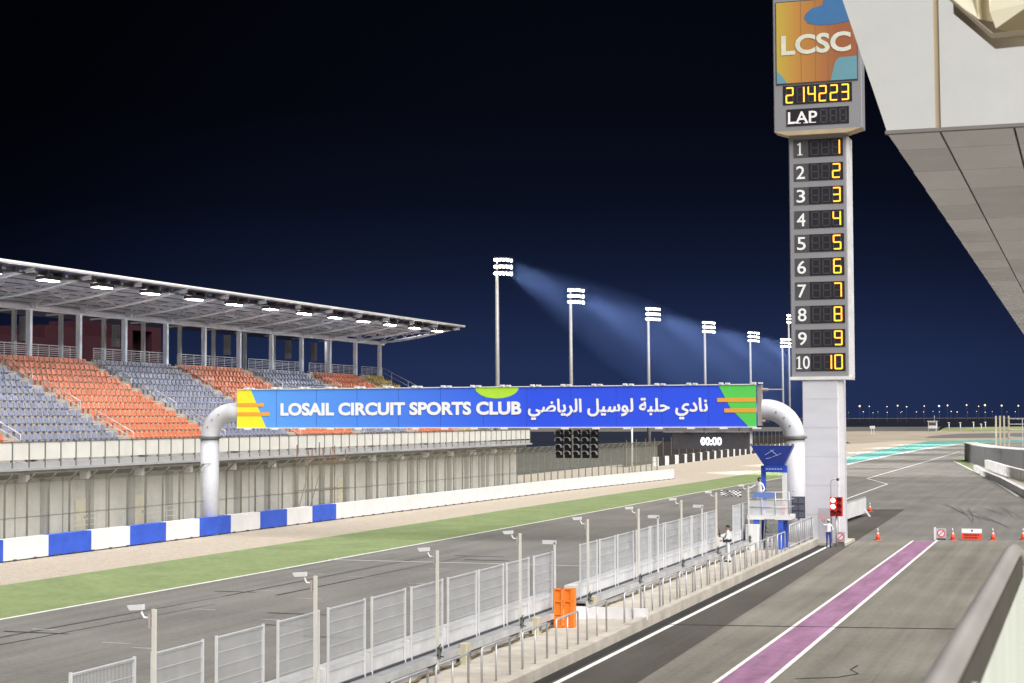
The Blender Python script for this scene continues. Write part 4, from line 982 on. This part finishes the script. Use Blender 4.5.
# ================================================================ PEOPLE
def person(loc, rotz, label, J, top_m, leg_m, waist=.98, scale=1.0, hair=None, cap=None, extras=()):
    """One skinned figure; J gives the joints of the arms and legs in the figure's own frame (facing -Y)."""
    V, E, Rr = [], [], []
    def add(p, r, par=None):
        V.append(Vector(p)); Rr.append(r)
        if par is not None: E.append((par, len(V)-1))
        return len(V)-1
    pel = add((0,0,.96), (.155,.12)); sp = add((0,.01,1.14), (.14,.11), pel); ch = add((0,.015,1.33), (.165,.12), sp)
    nk0 = add((0,.01,1.45), (.10,.085), ch); nk = add((0,0,1.52), (.052,.052), nk0); h0 = add((0,-.015,1.60), (.075,.085), nk); h1 = add((0,-.012,1.68), (.08,.095), h0); add((0,-.005,1.755), (.055,.065), h1)
    hands = []
    for s in (-1, 1):
        sh = add((.17*s,.012,1.40), (.062,.06), nk0)
        el = add(J['elbow'][s], (.044,.044), sh); wr = add(J['wrist'][s], (.032,.03), el)
        d = (Vector(J['wrist'][s])-Vector(J['elbow'][s])).normalized(); pl_ = add(Vector(J['wrist'][s])+d*.07, (.036,.02), wr)
        hands.append((Vector(J['wrist'][s])+d*.09, d, s))
        hp = add((.095*s,0,.90), (.092,.095), pel); kn = add(J['knee'][s], (.06,.062), hp); an = add(J['ankle'][s], (.042,.045), kn)
        add(Vector(J['ankle'][s])+Vector((0.01*s,-.16,-.055)), (.042,.032), add(Vector(J['ankle'][s])+Vector((0,.02,-.05)), (.042,.035), an))
    me = D.meshes.new('person'); me.from_pydata(V, E, []); me.update()
    o = D.objects.new('person', me); COL.objects.link(o)
    md = o.modifiers.new('skin', 'SKIN'); md.use_smooth_shade = True
    for i, r in enumerate(Rr): me.skin_vertices[0].data[i].radius = r
    me.skin_vertices[0].data[0].use_root = True
    sd = o.modifiers.new('sub', 'SUBSURF'); sd.levels = 2; sd.render_levels = 2
    dg = bpy.context.evaluated_depsgraph_get(); nm = D.meshes.new_from_object(o.evaluated_get(dg))
    D.objects.remove(o)
    b = MB(); b.smooth = True
    vs = [v.co.copy() for v in nm.vertices]
    for p in nm.polygons:
        c = p.center
        dh = min((c-h[0]).length for h in hands)
        mi = 1 if c.z < waist and dh > .16 else (2 if (c.z > 1.53 or dh < .12) else 0)
        if c.z < .10: mi = 3
        b.f.append(list(p.vertices)); b.mi.append(mi); b.sm.append(True)
    b.v = [tuple(v) for v in vs]
    # fingers, thumb, nose, ears and eyes belong to the same body
    b.m = 2
    for base, d, s in hands:
        side = d.cross(Vector((0,1,.2))).normalized(); nrm = side.cross(d)
        for k, L in enumerate((.065,.078,.082,.07)):
            p0 = base + side*(.027-.018*k) - d*.02
            b.tube([p0, p0+d*L*.55+nrm*.004, p0+d*L*.85-nrm*.025], [.0095,.0085,.006], 6)
        b.tube([base-d*.06+side*.03*s, base-d*.03+side*.062*s-nrm*.01, base+d*.005+side*.058*s-nrm*.02], [.012,.0105,.008], 6)
    b.tube([(0,-.10,1.665),(0,-.125,1.64)], [.012,.018], 6)
    for s in (-1,1): b.ball((.084*s,.0,1.655), .024, 6, 5); 
    b.m = 3
    for s in (-1,1): b.ball((.032*s,-.098,1.675), .011, 6, 5)
    b.m = 4; b.box(-.028,.028,-.104,-.092,1.598,1.606)
    o = b.build('person', [top_m, leg_m, M_skin, M_darkcloth, mat('lips', (.3,.1,.08), .6)])
    o.location = loc; o.rotation_euler = (0,0,rotz); o.scale = (scale,)*3
    tag(o, label, 'person')
    if hair:
        h = MB(); h.smooth = True
        vs = []
        for j in range(6):
            for k in range(12):
                th = rad(8+100*j/5 if True else 0); a = 2*math.pi*k/12
                front = max(0, -math.sin(a))
                th2 = th*(1-.45*front)
                vs.append((.098*math.sin(th2)*math.cos(a), .0+.112*math.sin(th2)*math.sin(a), 1.685+.10*math.cos(th2)))
        h.add(vs, [(j*12+k,(j+1)*12+k,(j+1)*12+(k+1)%12,j*12+(k+1)%12) for j in range(5) for k in range(12)]+[tuple(range(12))])
        ho = h.build(cap or 'hair', hair); ho.parent = o
        if cap: 
            pk = MB().add([(-.07,-.09,1.72),(.07,-.09,1.72),(.055,-.19,1.695),(-.055,-.19,1.695),(-.07,-.09,1.705),(.07,-.09,1.705),(.055,-.19,1.68),(-.055,-.19,1.68)], [(0,1,2,3),(5,4,7,6),(2,6,7,3),(0,3,7,4),(1,5,6,2)])
            q = pk.build('cap_peak', hair); q.parent = o
    for nm_, mb_, m_ in extras: q = mb_.build(nm_, m_); q.parent = o
    return o
# marshal on the stand, arm out with the chequered flag
pa = person((-18.35,PY-.1,2.5), rad(-15), 'person in white overalls and dark cap up on the marshal stand', {
    'elbow': {-1:(-.40,-.12,1.24), 1:(.27,.04,1.14)}, 'wrist': {-1:(-.62,-.22,1.14), 1:(.24,-.16,1.02)},
    'knee': {-1:(-.11,-.02,.5), 1:(.11,-.02,.5)}, 'ankle': {-1:(-.12,.02,.09), 1:(.12,.02,.09)}}, M_overall, M_overall, scale=1.1, hair=M_darkcloth, cap='cap',
    extras=[('face_mask', MB().ball((0,-.075,1.615), .06, 8, 6, .8), M_darkcloth)])
fl = thing('chequered_flag', 'black and white chequered flag held out from the marshal stand', 'flag', (-19.2,98.9,3.7))
MB().tube([(-19.02,99.15,3.74),(-19.75,98.75,3.72),(-20.5,98.4,3.66)], .018, 6).build('flag_pole', M_dgrey, fl)
q = MB(); nx, nz = 10, 5
for i in range(nx+1):
    for j in range(nz+1):
        u, v = i/nx, j/nz
        q.v.append((-19.35-1.1*u, 98.96-.52*u+.07*math.sin(u*9+v*2), 3.72-.02*u-.42*v*(1-.35*u)+.03*math.sin(u*7)))
for i in range(nx):
    for j in range(nz):
        a = i*(nz+1)+j; q.f.append([a,a+1,a+nz+2,a+nz+1]); q.mi.append((i+j) % 2); q.sm.append(True)
c = q.build('flag_cloth', [M_black, M_white], fl); sol = c.modifiers.new('thickness', 'SOLIDIFY'); sol.thickness = .006
# marshal at the pit wall
vest = MB().ball((0,.01,1.14), .195, 12, 8, .9)
pb = person((-18.25,89.6,.3), rad(-70), 'person in white overalls with dark belt pack at the pit wall', {
    'elbow': {-1:(-.30,-.10,1.16), 1:(.29,-.10,1.16)}, 'wrist': {-1:(-.24,-.33,1.22), 1:(.14,-.30,1.06)},
    'knee': {-1:(-.10,-.05,.5), 1:(.13,.0,.5)}, 'ankle': {-1:(-.11,-.02,.09), 1:(.18,.08,.09)}}, M_overall, M_overall, scale=1.1, hair=M_hair,
    extras=[('belt_pack', MB().cbox(-.2,.2,-.17,.17,.98,1.10,.05).cbox(.08,.24,-.26,-.12,.96,1.18,.03), M_darkcloth)])
rd = thing('hand_radio', 'small dark handset held out by the marshal at the pit wall', 'radio', (-18.6,89.4,1.7))
MB().cbox(-18.69,-18.62,89.44,89.52,1.62,1.84,.01).build('radio_body', M_black, rd); MB().tube([(-18.65,89.48,1.84),(-18.68,89.47,2.05)], .012, 6).build('antenna', M_black, rd)
# marshal by the red signal
pc = person((-15.15,105.0,.0), rad(20), 'person in white shirt and navy trousers standing under the red signal', {
    'elbow': {-1:(-.36,-.08,1.42), 1:(.30,.0,1.15)}, 'wrist': {-1:(-.30,-.16,1.64), 1:(.16,-.22,1.12)},
    'knee': {-1:(-.10,-.02,.5), 1:(.10,-.02,.5)}, 'ankle': {-1:(-.11,.02,.09), 1:(.11,.02,.09)}}, M_overall, M_navy, scale=.98, hair=M_white, cap='helmet')
pd = thing('signal_paddle', 'pinkish paddle board raised by the marshal under the red signal', 'paddle', (-15.5,104.8,1.7))
MB().tube([(-15.5,104.75,1.6),(-15.5,104.75,1.95)], .015, 6).build('handle', M_galvd, pd)
MB().cbox(-15.68,-15.36,104.73,104.76,1.75,2.05,.02).build('board', mat('paddle_pink', (.6,.3,.3), .5), pd)

# ================================================================ FAR SIDE
tb = thing('tyre_barrier', 'far black and white striped tyre barrier behind the gravel', 'barrier', (-67,320,0))
y = 270.; k = 0
while y < 440:
    x = -66.9 - max(0, y-285)*.03
    MB().cbox(x-.5,x,y,y+2.9,0,1.5,.2).build('white_block', M_white, tb)
    MB().cbox(x-.5,x+.03,y+2.92,y+7.2,0,1.52,.2).build('black_block', M_tyreb, tb)
    y += 7.24; k += 1
bf = thing('netting_fence', 'dark brown netting fence rising behind the tyre barrier', 'fence', (-75,340,0))
MB().add([(-70.5,265,0),(-82,560,0),(-82,560,3.2),(-70.5,265,3.6)], [(0,1,2,3)]).add([(-71,265,3.6),(-82.5,560,3.2),(-82.5,560,0),(-71,265,0)], [(0,1,2,3)]).build('netting', M_brownfence, bf)
q = MB()
for k in range(40): q.beam((-70.3-.29*k,265+7.4*k,0),(-70.3-.29*k,265+7.4*k,4.4), .12, .12)
q.build('post', M_galvd, bf)
# grey covered blocks and white walls at the right
BP = [(-21.6,322),(-20.9,314),(-18.4,297),(-15.6,280),(-12.6,268),(-9.0,256),(-2,238),(6,222),(14,210)]
for k, ((xa,ya),(xb,yb)) in enumerate(zip(BP, BP[1:])):
    d = Vector((xb-xa,yb-ya,0)); nrm = Vector((-d.y,d.x,0)).normalized()*-2.4
    if nrm.x < 0: nrm = -nrm
    g = d.normalized()*.06
    A, B_ = Vector((xa,ya,0))+g, Vector((xb,yb,0))-g
    lb = 'dark grey barrier block at the rounded left end of the row' if k == 0 else ('dark grey covered barrier block, %s from the rounded end' % ordinal(k+1))
    t = thing('barrier_block', lb, 'barrier block', ((xa+xb)/2,(ya+yb)/2,0), 'grey covered blocks at the pit exit')
    pl_ = [A, B_, B_+nrm, A+nrm]
    if k == 0: pl_ = [A+nrm*.15-g*8, A-g*2+nrm*.02, A+d*.3, B_, B_+nrm, A+nrm]
    MB().prism_z([(p.x,p.y) for p in pl_], 0, 3.05).build('cover', M_block, t)
    MB().prism_z([(p.x,p.y) for p in pl_], 3.053, 3.2).build('pale_cap', M_par, t)
for (pts, w, h, lb) in (([(-16.2,261),(-13.2,233),(-9.9,208),(-6.3,176),(-2,150),(3,130)], .5, .75, 'low white wall curving along the right of the pit exit'),
                        ([(-15.0,268),(-10.6,236),(-6.6,210),(-2.4,180),(3,152),(9,132)], .6, 1.35, 'higher white wall behind the low one at the right')):
    t = thing('white_wall', lb, 'wall', (pts[2][0],pts[2][1],0))
    q = MB()
    n_ = len(pts); q.add([(x,y,0) for x,y in pts]+[(x+w,y,0) for x,y in pts]+[(x,y,h) for x,y in pts]+[(x+w,y,h) for x,y in pts],
        [(i,i+1,2*n_+i+1,2*n_+i) for i in range(n_-1)]+[(2*n_+i,2*n_+i+1,3*n_+i+1,3*n_+i) for i in range(n_-1)]+[(n_+i+1,n_+i,3*n_+i,3*n_+i+1) for i in range(n_-1)]+[(0,2*n_,3*n_,n_),(n_-1,2*n_-1,4*n_-1,3*n_-1)])
    q.build('wall_body', M_whitec, t)
    q = MB()
    for i in range(n_-1):
        for u in (.0,.33,.66): 
            x = pts[i][0]+(pts[i+1][0]-pts[i][0])*u; y = pts[i][1]+(pts[i+1][1]-pts[i][1])*u; q.box(x-.02,x+w+.01,y-.06,y+.06,0,h+.01)
    q.build('joint', M_conc, t)
structure('paved_verge', MB().ribbon([(-15.7,262),(-10.1,236),(-9.4,208),(-5.8,176),(-1.5,150)], [(-14.4,270),(-10.2,236.5),(-6.4,210),(-2.2,180),(4,152)], .02), M_beige)
structure('grass_verge', MB().sheet([(-22.7,313),(-22.5,338),(-20.9,326),(-19.5,300),(-16.4,268),(-16.2,261)], .005), M_grass)
structure('verge_line', MB().sheet([(-22.95,313),(-22.7,313),(-16.3,261),(-9.95,208),(-6.45,176),(-6.8,176),(-10.2,208),(-16.6,261)], .008), M_line)
t = thing('gate_frame', 'tall pale steel frame of four posts with side rails behind the grey blocks', 'frame', (-13.8,300,0))
for x in (-14.8,-14.15,-13.5,-12.75): MB().box(x-.14,x+.14,299.86+ (x+14)*.4,300.14+(x+14)*.4,0,8.0).build('post', mat('frame_cream', (.42,.39,.32), .6), t)
q = MB()
for z in (7.5,6.6,5.7,4.4): q.beam((-12.75,300.3,z),(2,296,z), .12, .12)
for x in (-10.5,-8,-5.5): q.beam((x,299.6,0),(x,299.6,7.5), .12, .12)
q.build('rail', M_galv, t)
# far control hut
t = thing('control_hut', 'tiny white control hut on the far bank beyond the first corner', 'hut', (-76.4,905,0))
MB().cbox(-78.6,-74.2,904,907.5,1.6,5.2,.1).build('cabin', M_whitec, t); MB().box(-78.2,-74.6,903.9,903.99,3.2,4.6).build('window', M_dgrey, t)
MB().box(-78.9,-73.9,903.6,907.8,5.203,5.5).build('roof', M_white, t)
q = MB()
for x in (-78.3,-74.5): q.beam((x,904.4,0),(x,904.4,1.6), .4, .4); q.beam((x,907,0),(x,907,1.6), .4, .4)
q.build('leg', M_galv, t)
MB().tube([(-75.4,905,5.5),(-75.4,905,8.2)], .1, 6).build('aerial', M_galv, t)
t = tag(MB().beam((-90.4,760,0),(-90.4,760,2.7),.2,.2).beam((-89.3,760,0),(-89.3,760,2.7),.2,.2).box(-91,-88.8,759.8,760.1,2.65,3.8).build('far_billboard', M_white), 'small pale billboard on two legs at the far edge of the desert', 'billboard')
for k, (x, y, h) in enumerate(((-67.7,900,4.4),(-62.2,902,4.4),(-55.8,905,4.6),(-52.3,910,3.6),(-49.9,905,4.6))):
    t = thing('white_lamp_post', 'short white lamp post on the far green bank, %s from the control hut' % ordinal(k+1), 'lamp post', (x,y,0), 'white lamp posts on the far bank')
    MB().tube([(x,y,0),(x,y,h)], .22, 6).build('pole', M_white, t); MB().box(x-.6,x+.5,y-.3,y+.3,h,h+.35).build('lamp_head', M_white, t)
structure('far_bank', MB().add([(-500,930,-.02),(-76,930,-.02),(-500,950,2.4),(-76,950,2.2),(-500,1000,-.02),(-76,1000,-.02)], [(0,1,3,2),(2,3,5,4)]), mat('far_earth', (.10,.095,.09), .95, var=.2, scale=.03))
structure('distant_plain', MB().sheet([(-3000,1000),(1500,1000),(1500,6500),(-3000,6500)], -.02), mat('unlit_plain_dark', (.012,.014,.022), 1, var=.3, scale=.01, spec=0))  # near-black colour stands for plain beyond the reach of the floodlights
# lamps of the far town
random.seed(21)
lamps = []
for u in range(845, 1030, 13): lamps.append((u+random.uniform(-4,4), 1, 2400+random.uniform(-200,300)))
for u in range(770, 1030, 9): lamps.append((u+random.uniform(-4,4), 0, 2900+random.uniform(-200,400)))
for u, big, dist in lamps:
    a = YAW - math.atan((u-512)/1700)
    x, y = -dist*math.sin(a), dist*math.cos(a)
    h = 8+dist*(.0058 if big else .0024)+random.uniform(-1.0,1.0)
    r_ = random.uniform(.6,1.45) if big else random.uniform(.35,.85)
    m_ = M_far if random.random() < .88 else M_farw
    q = MB().tube([(x,y,0),(x,y,h-r_)], .09, 4); q.m = 1; q.ball((x,y,h), r_, 6, 4)
    tag(q.build('distant_street_lamp', [M_galvd, m_]), 'tiny glowing street lamp of the town on the far horizon', 'street lamp', 'street lamps on the far horizon')

# ================================================================ PIT BUILDING ROOF ABOVE, RAIL BELOW
ca = thing('roof_canopy', 'white canopy fascia with a grey tiled soffit at the upper right', 'canopy', (-1.3,12.1,10))
CY0, CY1, CZ = 12.1, 45.0, 10.0
# fascia end: panels with a tan seam
def fascia_x(z): return -1.30-.31*(z-CZ)
def endpanel(xa0, xa1, xb0, xb1, z0=CZ, z1=13.2): return [(xa0,z0),(xb0,z0),(xb1,z1),(xa1,z1)]
q = MB().prism_y([(fascia_x(CZ),CZ+.0),(-.968,CZ+.0),(-.985,13.2),(fascia_x(13.2),13.2)], CY0-.05, CY0)
q.build('fascia_panel', M_fasc, ca)
MB().prism_y([(-.930,CZ+.0),(1.2,CZ+.0),(1.2,13.2),(-.945,13.2)], CY0-.05, CY0).build('fascia_panel', M_fasc, ca)
MB().prism_y([(-.968,CZ),(-.930,CZ),(-.945,13.2),(-.985,13.2)], CY0-.035, CY0).build('seam', M_seam, ca)
MB().box(-1.31,1.2,CY0-.055,CY0+.0,CZ-.025,CZ-.002).build('drip_edge', M_gap, ca)
MB().add([(fascia_x(CZ),CY0,CZ),(fascia_x(CZ)-.15,CY1,CZ),(fascia_x(13.2),CY1,13.2),(fascia_x(13.2),CY0,13.2),(fascia_x(CZ)+.1,CY0,CZ),(fascia_x(CZ)-.05,CY1,CZ),(fascia_x(13.2)+.1,CY1,13.2),(fascia_x(13.2)+.1,CY0,13.2)],
    [(0,3,2,1),(4,5,6,7),(1,2,6,5)]).build('side_fascia', M_fasc, ca)
# soffit tiles with dark gaps
xs = [-1.31,-.95,-.45,.05,.6,1.2]; rows = [CY0, 13.0]
while rows[-1] < CY1: rows.append(rows[-1]+1.2)
so = MB()
for a, b_ in zip(rows, rows[1:]):
    for i in range(5):
        so.m = random.choice((0,0,1)); off0 = -.16*(a-CY0)/(CY1-CY0) if i == 0 else 0; so.box(xs[i]+off0+ (.0 if i == 0 else .008), xs[i+1]-.008, a+.008, b_-.008, CZ+.0, CZ+.03)
so.build('soffit_tiles', [M_soff, mat('soffit_panel_dull', (.64, .64, .68), .28, metal=.25, var=.12, scale=2)], ca)
MB().box(-1.25,1.2,CY0,CY1,CZ+.035,CZ+.07).build('soffit_backing', M_gap, ca)
MB().prism_y([(fascia_x(13.2),13.2),(1.2,13.2),(1.2,13.25),(fascia_x(13.2),13.25)], CY0-.05, CY1).build('canopy_top', M_fasc, ca)
# ribbed steel bracket of the roof overhead
rbk = thing('roof_bracket', 'ivory folded steel bracket with ribs at the top right corner', 'bracket', (-.3,8,9.8))
def facet(name, pts, m_):    # pts: (across, down, depth) in hundredths of the bracket, each facet a thin folded sheet
    v = [(-.575+.00115*a_, 8.0+d_, 9.925-.00119*b_) for a_, b_, d_ in pts]; n_ = len(v)
    MB().add(v+[(x+.004,y+.012,z+.004) for x, y, z in v], [tuple(range(n_)), tuple(range(2*n_-1,n_-1,-1))]+[((i+1)%n_,i,n_+i,n_+(i+1)%n_) for i in range(n_)]).build(name, m_, rbk)
M_tan = mat('tan_steel', (.40, .34, .20), .5, var=.08, scale=3)
facet('rib', [(5,0,0),(0,-300,.05),(110,-300,.05),(105,0,0),(115,90,.0)], M_beam)
facet('rib_side', [(105,0,.0),(110,-300,.05),(165,-300,.30),(150,0,.25),(155,58,.25),(115,92,.0)], M_tan)
facet('rib', [(155,0,.02),(160,-300,.07),(330,-300,.07),(330,35,.02),(180,128,.02),(158,60,.02)], M_beam)
facet('rib_side', [(180,128,.02),(330,35,.02),(330,142,.22),(168,150,.10)], M_tan)
facet('folded_edge', [(-8,-2,-.015),(165,172,-.015),(330,165,-.015),(330,148,-.015),(168,154,-.015),(3,-2,-.015)], mat('bronze_edge', (.17,.14,.10), .5))
facet('back_sheet', [(0,0,.32),(-10,-300,.32),(330,-300,.32),(330,150,.32),(165,155,.32)], mat('bronze_edge', (.17,.14,.10)))

# balcony
structure('balcony_floor', MB().box(-.32,4,-4,5.5,6.2,6.45), M_conc)
hr = thing('balcony_handrail', 'thick weathered grey handrail over a pale panel in the lower right corner', 'handrail', (-.2,3,6.45))
HX = -.211
MB().tube([(HX,-3,7.612),(HX,0,7.612),(HX,5.0,7.612),(HX,5.16,7.607),(HX+.02,5.28,7.577),(HX+.03,5.34,7.53)], .0225, 16).build('rail', M_rail, hr)
MB().box(HX-.004,HX+.02,-3,5.33,6.452,7.525).build('panel', M_railp, hr)
MB().box(HX-.02,HX+.022,-3,5.33,7.526,7.592).build('rail_shade_strip', mat('rail_shade_dark', (.055,.05,.042), .6, var=.15, scale=4), hr)  # dark strip added for the rail's shaded underside and the gap below it
for yy in (-2,.5,2.9,5.28): MB().box(HX-.03,HX+.03,yy-.03,yy+.03,6.45,7.56).build('post', M_galv, hr)

for o in list(D.objects):
    if o.type == 'EMPTY' and not o.get('label'): print('NO LABEL', o.name)
